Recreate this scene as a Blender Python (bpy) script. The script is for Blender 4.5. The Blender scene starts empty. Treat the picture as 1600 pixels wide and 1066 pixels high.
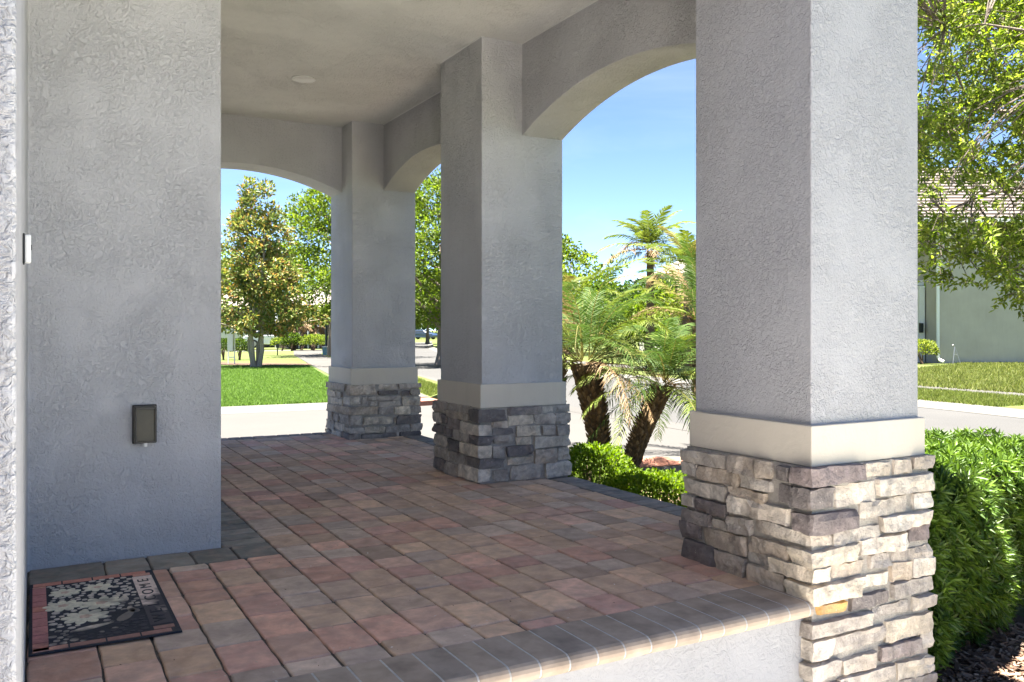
import bpy, bmesh, math, random
import numpy as np
from mathutils import Vector, noise as mnoise

# ------------------------------------------------------------------ camera, world, sun, exposure
SC = bpy.context.scene
COL = SC.collection
F, TH, YH, CX, CAMH = 1344.9, 0.5077, 514.24, 800.0, 0.94      # focal length and horizon in photograph pixels
ST, CT = math.sin(TH), math.cos(TH)

cam_d = bpy.data.cameras.new('camera'); cam = bpy.data.objects.new('camera', cam_d); COL.objects.link(cam)
cam.location = (0, 0, CAMH); cam.rotation_euler = (math.radians(90), 0, -TH)
cam_d.sensor_width = 36; cam_d.lens = 36 * F / 1600; cam_d.shift_y = (YH - 533) / 1600
cam_d.clip_start = 0.05; cam_d.clip_end = 2000
SC.camera = cam

SUN_EL, SUN_AZ = math.radians(82), math.radians(272)            # azimuth clockwise from +Y
SUN_STRENGTH, SKY_STRENGTH, EXPOSURE = 5.0, 0.05, 3.08
world = bpy.data.worlds.new('World'); SC.world = world; world.use_nodes = True
wn, wl = world.node_tree.nodes, world.node_tree.links
wn.clear()
sky = wn.new('ShaderNodeTexSky'); sky.sky_type = 'NISHITA'; sky.sun_disc = False
sky.sun_elevation = SUN_EL; sky.sun_rotation = SUN_AZ
sky.air_density = 0.4; sky.dust_density = 0.0; sky.ozone_density = 2.5; sky.altitude = 0
bg = wn.new('ShaderNodeBackground'); bg.inputs['Strength'].default_value = SKY_STRENGTH
wo = wn.new('ShaderNodeOutputWorld')
# thin high cirrus wisps mixed into the sky
tc = wn.new('ShaderNodeTexCoord'); mp = wn.new('ShaderNodeMapping'); mp.inputs['Scale'].default_value = (1.2, 1.2, 5.0)
mp.inputs['Rotation'].default_value = (0.15, 0.25, 0.5)
nz = wn.new('ShaderNodeTexNoise'); nz.inputs['Scale'].default_value = 2.2; nz.inputs['Detail'].default_value = 6; nz.inputs['Roughness'].default_value = 0.6; nz.inputs['Distortion'].default_value = 0.6
rp = wn.new('ShaderNodeValToRGB'); rp.color_ramp.elements[0].position = 0.48; rp.color_ramp.elements[1].position = 0.8
rp.color_ramp.elements[0].color = (0, 0, 0, 1); rp.color_ramp.elements[1].color = (0.16, 0.16, 0.16, 1)
mx = wn.new('ShaderNodeMixRGB'); mx.inputs['Color2'].default_value = (3.6, 4.0, 4.6, 1)
wl.new(tc.outputs['Generated'], mp.inputs['Vector']); wl.new(mp.outputs['Vector'], nz.inputs['Vector'])
wl.new(nz.outputs['Fac'], rp.inputs['Fac']); wl.new(rp.outputs['Color'], mx.inputs['Fac'])
wl.new(sky.outputs['Color'], mx.inputs['Color1']); wl.new(mx.outputs['Color'], bg.inputs['Color'])
wl.new(bg.outputs['Background'], wo.inputs['Surface'])

sun_d = bpy.data.lights.new('sun', 'SUN'); sun = bpy.data.objects.new('sun', sun_d); COL.objects.link(sun)
sun_d.energy = SUN_STRENGTH; sun_d.angle = math.radians(0.53); sun_d.color = (1.0, 0.95, 0.87)
sdir = Vector((math.cos(SUN_EL) * math.sin(SUN_AZ), math.cos(SUN_EL) * math.cos(SUN_AZ), math.sin(SUN_EL)))
sun.rotation_euler = sdir.to_track_quat('Z', 'Y').to_euler(); sun.location = sdir * 60

SC.view_settings.view_transform = 'Standard'; SC.view_settings.look = 'None'
SC.view_settings.gamma = 1.0; SC.view_settings.use_curve_mapping = False
SC.view_settings.exposure = EXPOSURE
SC.render.engine = 'CYCLES'
SC.cycles.max_bounces = 10; SC.cycles.diffuse_bounces = 7; SC.cycles.transmission_bounces = 6; SC.cycles.transparent_max_bounces = 8
SC.cycles.caustics_reflective = False; SC.cycles.caustics_refractive = False
SC.cycles.use_denoising = True; SC.cycles.sample_clamp_indirect = 8

random.seed(7)
RNG = np.random.default_rng(11)

# ------------------------------------------------------------------ projection helpers (place things at their real depth)
def ray(x, y):
    a = (x - CX) / F; b = (YH - y) / F
    return Vector((CT * a + ST, -ST * a + CT, b))
def at_z(x, y, z):
    d = ray(x, y); t = (z - CAMH) / d.z
    return Vector((d.x * t, d.y * t, z))
def at_depth(x, y, Z):
    d = ray(x, y); return Vector((d.x * Z, d.y * Z, CAMH + d.z * Z))
def on_x(x, y, X):
    d = ray(x, y); t = X / d.x; return Vector((X, d.y * t, CAMH + d.z * t))
def on_y(x, y, Y):
    d = ray(x, y); t = Y / d.y; return Vector((d.x * t, Y, CAMH + d.z * t))
ER = Vector((CT, -ST, 0)); EF = Vector((ST, CT, 0))             # camera right and forward on the ground
def base_of(x, Z, z):                                           # ground point in column x at depth Z
    p = at_depth(x, YH, Z); p.z = z; return p

# ------------------------------------------------------------------ materials
MATS = {}
def new_mat(name):
    m = bpy.data.materials.new(name); m.use_nodes = True
    nt = m.node_tree; nt.nodes.clear()
    o = nt.nodes.new('ShaderNodeOutputMaterial'); p = nt.nodes.new('ShaderNodeBsdfPrincipled')
    nt.links.new(p.outputs[0], o.inputs['Surface'])
    MATS[name] = m
    return m, nt, p, o
def N(nt, typ, **kw):
    n = nt.nodes.new(typ)
    for k, v in kw.items():
        if k in n.inputs: n.inputs[k].default_value = v
        else: setattr(n, k, v)
    return n
def ramp(nt, src, stops):
    r = nt.nodes.new('ShaderNodeValToRGB'); e = r.color_ramp.elements
    while len(e) < len(stops): e.new(0.5)
    for i, (pos, c) in enumerate(stops):
        e[i].position = pos; e[i].color = (c, c, c, 1) if isinstance(c, (int, float)) else (*c, 1)
    nt.links.new(src, r.inputs['Fac']); return r.outputs['Color']
def mul(nt, a, b, fac=1.0):
    m = nt.nodes.new('ShaderNodeMixRGB'); m.blend_type = 'MULTIPLY'; m.inputs['Fac'].default_value = fac
    for s, i in ((a, 'Color1'), (b, 'Color2')):
        if isinstance(s, tuple): m.inputs[i].default_value = (*s, 1)
        else: nt.links.new(s, m.inputs[i])
    return m.outputs[0]
def mixc(nt, f, a, b):
    m = nt.nodes.new('ShaderNodeMixRGB')
    if isinstance(f, float): m.inputs['Fac'].default_value = f
    else: nt.links.new(f, m.inputs['Fac'])
    for s, i in ((a, 'Color1'), (b, 'Color2')):
        if isinstance(s, tuple): m.inputs[i].default_value = (*s, 1)
        else: nt.links.new(s, m.inputs[i])
    return m.outputs[0]
def coords(nt, scale=(1, 1, 1), kind='Object'):
    t = nt.nodes.new('ShaderNodeTexCoord'); m = nt.nodes.new('ShaderNodeMapping'); m.inputs['Scale'].default_value = scale
    nt.links.new(t.outputs[kind], m.inputs['Vector']); return m.outputs[0]
def noise(nt, vec, scale, detail=3, rough=0.55, dist=0.0):
    n = N(nt, 'ShaderNodeTexNoise', Scale=scale, Detail=detail, Roughness=rough, Distortion=dist)
    nt.links.new(vec, n.inputs['Vector']); return n.outputs['Fac']
def bump(nt, p, h, strength, dist, prev=None):
    b = N(nt, 'ShaderNodeBump', Strength=strength, Distance=dist)
    nt.links.new(h, b.inputs['Height'])
    if prev is not None: nt.links.new(prev, b.inputs['Normal'])
    nt.links.new(b.outputs[0], p.inputs['Normal']); return b.outputs[0]

def stucco(name, col, relief=1.0, freq=1.0):
    m, nt, p, o = new_mat(name)
    v = coords(nt)
    n0 = noise(nt, v, 1.3, 4, 0.6)
    base = mul(nt, col, ramp(nt, n0, [(0.3, 0.93), (0.7, 1.05)]))
    # skip-trowelled ridges: distorted noise folded about its middle, plus fine sand
    n1 = noise(nt, v, 38 * freq, 4, 0.6, 1.1)
    r1 = ramp(nt, n1, [(0.34, 0.0), (0.48, 0.55), (0.56, 0.9), (0.68, 1.0)])
    n2 = noise(nt, v, 130 * freq, 2, 0.6, 0.5)
    n3 = noise(nt, v, 9 * freq, 2, 0.5, 0.3)
    n4 = noise(nt, v, 3.1, 3, 0.6)
    r1 = mixc(nt, ramp(nt, n4, [(0.36, 0.35), (0.58, 1.0)]), (0.8, 0.8, 0.8), r1)
    b1 = bump(nt, p, r1, 0.5 * relief, 0.0045)
    b2 = bump(nt, p, n2, 0.35 * relief, 0.003, b1)
    bump(nt, p, n3, 0.3 * relief, 0.01, b2)
    # faint rain streaks and patched spots
    st_ = noise(nt, coords(nt, (7, 7, 0.7)), 1.6, 5, 0.65, 0.2)
    base = mul(nt, base, ramp(nt, st_, [(0.32, 0.965), (0.5, 1.0), (0.75, 1.01)]))
    nt.links.new(base, p.inputs['Base Color'])
    p.inputs['Roughness'].default_value = 0.85; p.inputs['Specular IOR Level'].default_value = 0.12
    return m
stucco('stucco_grey', (0.53, 0.523, 0.535), 2.3, 1.5)
stucco('stucco_wall', (0.52, 0.514, 0.528), 2.0, 1.55)
stucco('stucco_near_dimmed', (0.42, 0.417, 0.435), 1.6, 1.65)  # darker copy of the column stucco, dims the overlit nearest column
stucco('stucco_ceiling', (0.72, 0.705, 0.67), 2.4, 1.1)
stucco('stucco_riser', (0.32, 0.322, 0.335), 1.2)
stucco('trim_beige', (0.60, 0.545, 0.465), 0.35, 0.6)
stucco('far_wall', (0.41, 0.375, 0.33), 0.3, 0.3)
stucco('far_white', (0.62, 0.60, 0.56), 0.3, 0.3)

def attr_mat(name, rough, spec, nscale, amp, bumps, speck=None, tint=None):
    m, nt, p, o = new_mat(name)
    a = N(nt, 'ShaderNodeAttribute', attribute_name='col'); v = coords(nt)
    n0 = noise(nt, v, nscale, 5, 0.65, 0.4)
    c = mul(nt, a.outputs['Color'], ramp(nt, n0, [(0.25, 1 - amp), (0.75, 1 + amp)]))
    if tint:
        n4 = noise(nt, v, tint[1], 3, 0.6)
        c = mixc(nt, ramp(nt, n4, [(0.45, 0.0), (0.75, tint[2])]), c, tint[0])
    if speck:
        n5 = noise(nt, v, speck[1], 2, 0.7)
        c = mixc(nt, ramp(nt, n5, [(0.66, 0.0), (0.74, speck[2])]), c, speck[0])
    nt.links.new(c, p.inputs['Base Color'])
    prev = None
    for (sc, st, di) in bumps: prev = bump(nt, p, noise(nt, v, sc, 4, 0.65), st, di, prev)
    p.inputs['Roughness'].default_value = rough; p.inputs['Specular IOR Level'].default_value = spec
    return m
attr_mat('paver', 0.9, 0.10, 11, 0.30, [(220, 0.5, 0.0022), (25, 0.4, 0.006)], speck=((0.42, 0.36, 0.32), 160, 0.35), tint=((0.40, 0.30, 0.245), 14, 0.6))
attr_mat('coping', 0.8, 0.15, 12, 0.16, [(260, 0.3, 0.0015), (20, 0.2, 0.004)], tint=((0.035, 0.033, 0.032), 7, 0.45))
attr_mat('stone', 0.92, 0.10, 22, 0.38, [(190, 0.8, 0.003), (60, 0.9, 0.010)], speck=((0.66, 0.60, 0.53), 60, 0.5), tint=((0.15, 0.135, 0.135), 13, 0.5))
attr_mat('bark', 0.9, 0.15, 30, 0.35, [(60, 0.8, 0.02)])
attr_mat('chip', 0.9, 0.15, 40, 0.3, [(120, 0.5, 0.004)])
attr_mat('tile_roof', 0.8, 0.2, 3, 0.18, [(30, 0.3, 0.01)])

def leaf_mat(name, trans=0.35, rough=0.45, spec=0.4):
    m, nt, p, o = new_mat(name)
    a = N(nt, 'ShaderNodeAttribute', attribute_name='col')
    nt.links.new(a.outputs['Color'], p.inputs['Base Color'])
    p.inputs['Roughness'].default_value = rough; p.inputs['Specular IOR Level'].default_value = spec
    t = N(nt, 'ShaderNodeBsdfTranslucent'); mxs = N(nt, 'ShaderNodeMixShader'); mxs.inputs[0].default_value = trans
    h = N(nt, 'ShaderNodeHueSaturation', Saturation=1.1, Value=1.35); nt.links.new(a.outputs['Color'], h.inputs['Color'])
    nt.links.new(h.outputs[0], t.inputs['Color'])
    nt.links.new(p.outputs[0], mxs.inputs[1]); nt.links.new(t.outputs[0], mxs.inputs[2]); nt.links.new(mxs.outputs[0], o.inputs['Surface'])
    return m
leaf_mat('leaf', 0.5, 0.5, 0.3); leaf_mat('leaf_glossy', 0.3, 0.4, 0.3); leaf_mat('frond', 0.3, 0.55, 0.1); leaf_mat('grass_blade', 0.4, 0.6, 0.2)

def plain(name, col, rough=0.6, metal=0.0, spec=0.5, var=0.1, nscale=20, bmp=0.0, alpha=None):
    m, nt, p, o = new_mat(name); v = coords(nt)
    c = mul(nt, col, ramp(nt, noise(nt, v, nscale, 4, 0.6), [(0.25, 1 - var), (0.75, 1 + var)]))
    nt.links.new(c, p.inputs['Base Color'])
    p.inputs['Roughness'].default_value = rough; p.inputs['Metallic'].default_value = metal; p.inputs['Specular IOR Level'].default_value = spec
    if bmp: bump(nt, p, noise(nt, v, nscale * 4, 3), bmp, 0.01)
    return m
plain('mortar', (0.37, 0.34, 0.305), 0.9, var=0.18, nscale=60, bmp=0.8)
plain('sand_joint', (0.10, 0.085, 0.07), 0.95, var=0.4, nscale=80, bmp=0.6)
plain('white_plastic', (0.75, 0.75, 0.74), 0.4, var=0.03)
plain('black_plastic', (0.02, 0.02, 0.022), 0.45, var=0.1)
plain('bronze_plastic', (0.075, 0.064, 0.040), 0.42, spec=0.35, var=0.25, nscale=8)
plain('bronze_dark', (0.025, 0.022, 0.017), 0.4, var=0.2)
plain('grey_receptacle', (0.16, 0.14, 0.10), 0.5, var=0.2)
plain('lamp_lens', (0.62, 0.61, 0.58), 0.5, var=0.03)
plain('lamp_trim', (0.72, 0.71, 0.68), 0.4, var=0.03)
plain('rubber', (0.012, 0.013, 0.022), 0.7, var=0.35, nscale=25, bmp=0.2)
plain('white_paint', (0.72, 0.71, 0.69), 0.5, var=0.05)
plain('grey_paint', (0.28, 0.31, 0.31), 0.5, var=0.08)
plain('dark_metal', (0.03, 0.035, 0.035), 0.45, 0.6, var=0.15)
plain('steel', (0.35, 0.35, 0.34), 0.35, 0.9, var=0.15)
plain('blue_paint', (0.20, 0.32, 0.36), 0.5, var=0.1)
plain('tyre', (0.015, 0.015, 0.016), 0.8)
plain('car_white', (0.75, 0.76, 0.78), 0.25, spec=0.6, var=0.02)
plain('car_blue', (0.03, 0.05, 0.10), 0.25, spec=0.6, var=0.05)
plain('car_glass', (0.02, 0.025, 0.03), 0.08, spec=0.8, var=0.05)
plain('window_glass', (0.03, 0.035, 0.04), 0.1, spec=0.8, var=0.2, nscale=2)
plain('shade_brown', (0.09, 0.075, 0.06), 0.8, var=0.3, nscale=2)  # shade of the distant porch is put into this dark colour
plain('bounce_concrete', (0.52, 0.505, 0.48), 0.85, var=0.12, nscale=3, bmp=0.2)  # pale so that the unseen walk throws sunlight into the porch

def ground_mat(name, cols, scales, rough=0.9, bmp=(60, 0.4, 0.01), speck=None, amp=0.26):
    m, nt, p, o = new_mat(name); v = coords(nt, kind='Object')
    c = mixc(nt, ramp(nt, noise(nt, v, scales[0], 5, 0.65, 0.3), [(0.35, 0.0), (0.65, 1.0)]), cols[0], cols[1])
    c = mul(nt, c, ramp(nt, noise(nt, v, scales[1], 4, 0.7), [(0.3, 1 - amp), (0.7, 1 + amp)]))
    if speck: c = mixc(nt, ramp(nt, noise(nt, v, speck[1], 2, 0.7), [(0.58, 0.0), (0.7, speck[2])]), c, speck[0])
    nt.links.new(c, p.inputs['Base Color'])
    p.inputs['Roughness'].default_value = rough; p.inputs['Specular IOR Level'].default_value = 0.2
    bump(nt, p, noise(nt, v, bmp[0], 4, 0.7), bmp[1], bmp[2])
    return m
ground_mat('grass_far', ((0.062, 0.088, 0.020), (0.105, 0.118, 0.035)), (0.45, 9), bmp=(30, 0.6, 0.05))
ground_mat('grass_lush', ((0.068, 0.112, 0.028), (0.095, 0.14, 0.038)), (0.5, 14), bmp=(40, 0.8, 0.05))
ground_mat('asphalt', ((0.055, 0.0538, 0.052), (0.064, 0.0625, 0.060)), (0.3, 45), speck=((0.088, 0.085, 0.082), 150, 0.4), bmp=(150, 0.3, 0.006))
ground_mat('concrete', ((0.066, 0.0625, 0.058), (0.076, 0.072, 0.0665)), (0.25, 60), bmp=(120, 0.2, 0.004), amp=0.10)
ground_mat('concrete_kerb', ((0.088, 0.084, 0.077), (0.10, 0.096, 0.088)), (0.5, 30), bmp=(120, 0.2, 0.004), amp=0.12)
ground_mat('mulch', ((0.06, 0.038, 0.026), (0.11, 0.07, 0.048)), (6, 40), bmp=(50, 1.0, 0.03))
ground_mat('tactile', ((0.24, 0.105, 0.07), (0.27, 0.125, 0.085)), (2, 20), bmp=(60, 0.2, 0.004))
ground_mat('soil', ((0.10, 0.085, 0.06), (0.13, 0.11, 0.08)), (2, 20))

# ------------------------------------------------------------------ mesh helpers
class MB:
    """collects polygons and per-vertex colours for one mesh"""
    def __init__(s): s.v = []; s.f = []; s.c = []
    def add(s, vs, fs, col=(0.5, 0.5, 0.5)):
        o = len(s.v); s.v.extend([tuple(p) for p in vs]); s.f.extend([tuple(i + o for i in f) for f in fs])
        s.c.extend([col] * len(vs) if not isinstance(col, list) else col)
    def box(s, a, b, col=(0.5, 0.5, 0.5)):
        (x0, y0, z0), (x1, y1, z1) = a, b
        s.add([(x0, y0, z0), (x1, y0, z0), (x1, y1, z0), (x0, y1, z0), (x0, y0, z1), (x1, y0, z1), (x1, y1, z1), (x0, y1, z1)],
              [(0, 3, 2, 1), (4, 5, 6, 7), (0, 1, 5, 4), (1, 2, 6, 5), (2, 3, 7, 6), (3, 0, 4, 7)], col)
    def obox(s, c, ax, ay, hx, hy, z0, z1, col=(0.5, 0.5, 0.5)):
        """box with horizontal axes ax, ay about centre c"""
        vs = []
        for z in (z0, z1):
            for (i, j) in ((-1, -1), (1, -1), (1, 1), (-1, 1)):
                vs.append((c[0] + ax[0] * hx * i + ay[0] * hy * j, c[1] + ax[1] * hx * i + ay[1] * hy * j, z))
        s.add(vs, [(0, 3, 2, 1), (4, 5, 6, 7), (0, 1, 5, 4), (1, 2, 6, 5), (2, 3, 7, 6), (3, 0, 4, 7)], col)
    def prism(s, poly, z0, z1, col=(0.5, 0.5, 0.5)):
        n = len(poly)
        s.add([(p[0], p[1], z0) for p in poly] + [(p[0], p[1], z1) for p in poly],
              [tuple(range(n - 1, -1, -1)), tuple(range(n, 2 * n))] + [(i, (i + 1) % n, n + (i + 1) % n, n + i) for i in range(n)], col)
    def tube(s, pts, rad, sides=8, col=(0.5, 0.5, 0.5), cap=True):
        pts = [Vector(p) for p in pts]; n = len(pts); vs = []
        for i, p in enumerate(pts):
            d = (pts[min(i + 1, n - 1)] - pts[max(i - 1, 0)]); d = d.normalized() if d.length > 1e-9 else Vector((0, 0, 1))
            u = d.cross(Vector((0.31, 0.87, 0.39))); u = u.normalized() if u.length > 1e-4 else Vector((1, 0, 0)); w = d.cross(u)
            r = rad[i] if isinstance(rad, (list, tuple)) else rad
            for k in range(sides):
                a = 2 * math.pi * k / sides; vs.append(p + u * (math.cos(a) * r) + w * (math.sin(a) * r))
        fs = [(i * sides + k, i * sides + (k + 1) % sides, (i + 1) * sides + (k + 1) % sides, (i + 1) * sides + k) for i in range(n - 1) for k in range(sides)]
        if cap: fs += [tuple(range(sides - 1, -1, -1)), tuple((n - 1) * sides + k for k in range(sides))]
        s.add(vs, fs, col)
    def lathe(s, c, prof, sides=24, col=(0.5, 0.5, 0.5)):
        n = len(prof); vs = []
        for r, z in prof:
            for k in range(sides):
                a = 2 * math.pi * k / sides; vs.append((c[0] + math.cos(a) * r, c[1] + math.sin(a) * r, c[2] + z))
        fs = [(i * sides + k, i * sides + (k + 1) % sides, (i + 1) * sides + (k + 1) % sides, (i + 1) * sides + k) for i in range(n - 1) for k in range(sides)]
        fs += [tuple(range(sides - 1, -1, -1)), tuple((n - 1) * sides + k for k in range(sides))]
        s.add(vs, fs, col)
    def build(s, name, mat, parent=None, smooth=False, bevel=0.0, seg=2, origin=None):
        me = bpy.data.meshes.new(name)
        vs = s.v
        if origin is not None: vs = [(p[0] - origin[0], p[1] - origin[1], p[2] - origin[2]) for p in vs]
        me.from_pydata(vs, [], s.f)
        a = me.color_attributes.new('col', 'FLOAT_COLOR', 'POINT')
        flat = np.ones((len(s.v), 4), np.float32); flat[:, :3] = np.array(s.c, np.float32).reshape(-1, 3); a.data.foreach_set('color', flat.ravel())
        bm = bmesh.new(); bm.from_mesh(me); bmesh.ops.recalc_face_normals(bm, faces=bm.faces); bm.to_mesh(me); bm.free()
        me.materials.append(MATS[mat])
        if smooth: me.polygons.foreach_set('use_smooth', [True] * len(me.polygons))
        o = bpy.data.objects.new(name, me); COL.objects.link(o)
        if origin is not None and parent is None: o.location = origin
        if bevel:
            b = o.modifiers.new('bevel', 'BEVEL'); b.width = bevel; b.segments = seg; b.limit_method = 'ANGLE'; b.angle_limit = math.radians(40)
        if parent is not None: o.parent = parent
        return o
def tri_mesh(name, V, C, mat, parent=None, per=4, faces=((0, 1, 2), (0, 2, 3)), kind=None):
    """V: (n, per, 3) little faces such as leaves; C: (n, 3) colours"""
    n = len(V); me = bpy.data.meshes.new(name)
    fa = np.array(faces, np.int32); k = fa.shape[1]
    idx = (np.arange(n, dtype=np.int32)[:, None, None] * per + fa[None]).reshape(-1)
    me.vertices.add(n * per); me.vertices.foreach_set('co', V.astype(np.float32).ravel())
    me.loops.add(len(idx)); me.loops.foreach_set('vertex_index', idx)
    npoly = len(idx) // k; me.polygons.add(npoly)
    me.polygons.foreach_set('loop_start', np.arange(0, len(idx), k, dtype=np.int32))
    me.update(calc_edges=True)
    a = me.color_attributes.new('col', 'FLOAT_COLOR', 'POINT')
    cc = np.ones((n, per, 4), np.float32); cc[:, :, :3] = C[:, None, :]; a.data.foreach_set('color', cc.ravel())
    me.materials.append(MATS[mat])
    o = bpy.data.objects.new(name, me); COL.objects.link(o)
    if parent is not None: o.parent = parent
    if kind: o['kind'] = kind
    return o
def empty(name, loc, label=None, cat=None, group=None, rz=0.0):
    o = bpy.data.objects.new(name, None); COL.objects.link(o); o.location = loc; o.rotation_euler.z = rz
    o.empty_display_size = 0.2
    return tag(o, label, cat, group)
def tag(o, label=None, cat=None, group=None, kind=None):
    if label: o['label'] = label
    if cat: o['category'] = cat
    if group: o['group'] = group
    if kind: o['kind'] = kind
    return o
def struct(o, label=None): o['kind'] = 'structure'; (label and o.__setitem__('label', label)); return o
def unit(a): return a / (np.linalg.norm(a, axis=-1, keepdims=True) + 1e-9)
def rnd_dir(n): return unit(RNG.normal(size=(n, 3)))

def leaves(P, D, L, W, up_bias=0.3, fold=0.25):
    """rhombic folded leaves: base P, direction D, length L, width W -> (n,4,3)"""
    n = len(P); D = unit(D); R = rnd_dir(n); R[:, 2] *= (1 - up_bias)
    S = unit(np.cross(D, R)); Nn = np.cross(S, D); sgn = np.where(Nn[:, 2:3] < 0, -1, 1); Nn = Nn * sgn
    L = np.asarray(L).reshape(-1, 1); W = np.asarray(W).reshape(-1, 1)
    mid = P + D * L * 0.45 + Nn * L * 0.02
    V = np.stack([P, mid + S * W * 0.5 + Nn * W * fold, P + D * L - Nn * L * 0.06, mid - S * W * 0.5 + Nn * W * fold], 1)
    return V
def pal(n, cols, weights=None, jit=0.15):
    cols = np.array(cols); i = RNG.choice(len(cols), n, p=weights)
    return np.clip(cols[i] * (1 + RNG.uniform(-jit, jit, (n, 1))), 0.002, 1)

# ------------------------------------------------------------------ porch dimensions
U_NEAR, U_MID, U_FAR = 2.1116, 4.651, 7.0845
V0, DB, WB, OFF = 2.369, 0.640, 0.617, 0.0173
ZT, ZB, ZS, ZC = 0.602, 0.458, 2.147, 2.723
BT = 0.301
GZ = -0.50                       # lawns and beds
RZ = -0.60                       # street level
exec_order = None

# ------------------------------------------------------------------ the setting: ground, street, alley, walks
def sheet(name, poly, z, mat, thick=None):
    m = MB()
    if thick: m.prism(poly, z - thick, z)
    else: m.add([(p[0], p[1], z) for p in poly], [tuple(range(len(poly)))])
    return struct(m.build(name, mat))
def strip(left, right): return list(left) + list(right)[::-1]
def P2(x, y, z): p = at_z(x, y, z); return (p.x, p.y)

m = MB(); m.add([(-500, -500, -0.62), (500, -500, -0.62), (500, 700, -0.62), (-500, 700, -0.62)], [(0, 1, 2, 3)])
struct(m.build('ground', 'grass_far'))
near_edge = [(9.0, -60), (9.0, -10), (8.9, 5), (9.15, 10), (9.3, 14), (9.6, 18), (11.0, 25), (14.2, 42), (20.0, 62), (34, 95)]
far_edge = [(13.0, -60), (13.4, -4), (14.4, 6), (15.1, 10.0), (15.7, 15), (15.9, 24), (17.5, 34), (21.0, 46), (27.0, 62), (40, 92)]
sheet('street', strip([(x - 0.5, y) for x, y in near_edge], far_edge), RZ, 'asphalt')
def offset(poly, d): return [(x + d, y) for x, y in poly]
sheet('gutter', strip(offset(near_edge, -0.55), offset(near_edge, 0.0)), RZ + 0.008, 'concrete')
def kerb(name, low, high):
    m = MB(); n = len(low)
    mid_ = [((a[0] + b[0] * 2) / 3, (a[1] + b[1] * 2) / 3) for a, b in zip(low, high)]
    vs = [(p[0], p[1], RZ + 0.006) for p in low] + [(p[0], p[1], GZ - 0.012) for p in mid_] + [(p[0], p[1], GZ + 0.006) for p in high]
    m.add(vs, [(r * n + i, r * n + i + 1, (r + 1) * n + i + 1, (r + 1) * n + i) for r in range(2) for i in range(n - 1)])
    return struct(m.build(name, 'concrete_kerb'))
kerb('far_kerb', far_edge, offset(far_edge, 0.5))
# the alley between the porch and the lawn beyond it
alley = [(-30, 8.05), (3.6, 8.05), (4.6, 8.15), (5.9, 8.35), (7.3, 7.5), (8.4, 5.0), (9.0, 5.0), (9.3, 14), (9.7, 19.5), (8.3, 18.2), (7.1, 16.6), (5.6, 16.35), (-30, 17.1)]
sheet('alley', alley, RZ + 0.004, 'concrete')
# near side: bed, lawn, walk
sheet('front_lawn', [(2.95, -30), (5.35, -30), (5.35, 6.9), (5.2, 7.7), (2.95, 7.7)], GZ - 0.03, 'grass_far', 0.08)
sheet('planting_bed', [(2.9, 1.2), (4.0, 1.35), (4.35, 2.6), (5.15, 5.2), (5.05, 6.3), (4.0, 7.75), (2.9, 7.75)], GZ, 'mulch', 0.12)
sheet('sidewalk', [(5.35, -30), (6.75, -30), (6.75, 6.6), (6.6, 7.55), (5.9, 8.1), (5.2, 8.1), (5.35, 6.9)], GZ - 0.012, 'concrete', 0.10)
sheet('street_verge', [(6.75, -30), (8.3, -30), (8.3, 4.8), (7.3, 7.1), (6.75, 7.4)], GZ - 0.02, 'grass_far', 0.09)
sheet('tactile_mat', [(5.45, 7.22), (6.62, 7.05), (6.5, 7.45), (5.85, 7.95), (5.3, 7.95)], GZ - 0.004, 'tactile', 0.02)
sheet('bounce_walk', [(-1.48, -30), (2.95, -30), (2.95, 1.3), (2.7, 2.08), (0.5, 2.08), (0.5, -2.2), (-1.48, -2.2)], GZ + 0.02, 'bounce_concrete', 0.12)  # unseen walk, shaped and kept pale to bounce sunlight into the porch
sheet('bounce_damping_bed', [(-1.48, -2.2), (0.5, -2.2), (0.5, 2.08), (-1.48, 2.08)], GZ, 'mulch', 0.10)  # unseen dark bed, added to cut bounced light on the left wall strip
# far side of the alley
sheet('lawn', [(-30, 17.1), (5.1, 16.42), (5.9, 16.5), (8.15, 26.5), (9.6, 33.5), (7.6, 33.0), (6.6, 35.8), (-30, 36.5)], GZ, 'grass_lush', 0.12)
sheet('tree_bed', [(-30, 36.5), (6.6, 35.8), (7.6, 33.0), (9.6, 33.5), (9.9, 35.0), (8.4, 36.3), (6.9, 38.2), (-30, 38.6)], GZ + 0.03, 'mulch', 0.15)
sheet('back_lawn', [(-30, 38.6), (6.9, 38.2), (8.4, 36.3), (9.9, 35.0), (12.6, 47.5), (15, 56), (-30, 58)], GZ, 'grass_far', 0.12)
sheet('far_sidewalk', [(5.9, 16.5), (7.3, 16.7), (9.55, 26.2), (14.3, 48), (17.5, 58), (15.4, 58), (12.6, 47.5), (9.6, 33.5), (8.15, 26.5)], GZ + 0.012, 'concrete', 0.13)
sheet('far_tactile_mat', [(5.95, 15.75), (7.2, 15.95), (7.3, 16.7), (5.9, 16.5)], GZ + 0.0, 'tactile', 0.1)
sheet('far_verge', [(7.3, 16.7), (8.5, 18.3), (9.15, 19.2), (10.5, 25.2), (13.6, 42), (17.5, 56), (17.5, 58), (14.3, 48), (9.55, 26.2)], GZ, 'grass_far', 0.12)
sheet('side_street', [(-40, 57.5), (18, 57.5), (20.5, 63), (-40, 66)], RZ + 0.006, 'concrete')
kerb('lawn_kerb', [(-30, 16.72), (4.9, 16.02), (5.75, 16.12)], [(-30, 17.12), (5.1, 16.44), (5.92, 16.52)])
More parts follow.
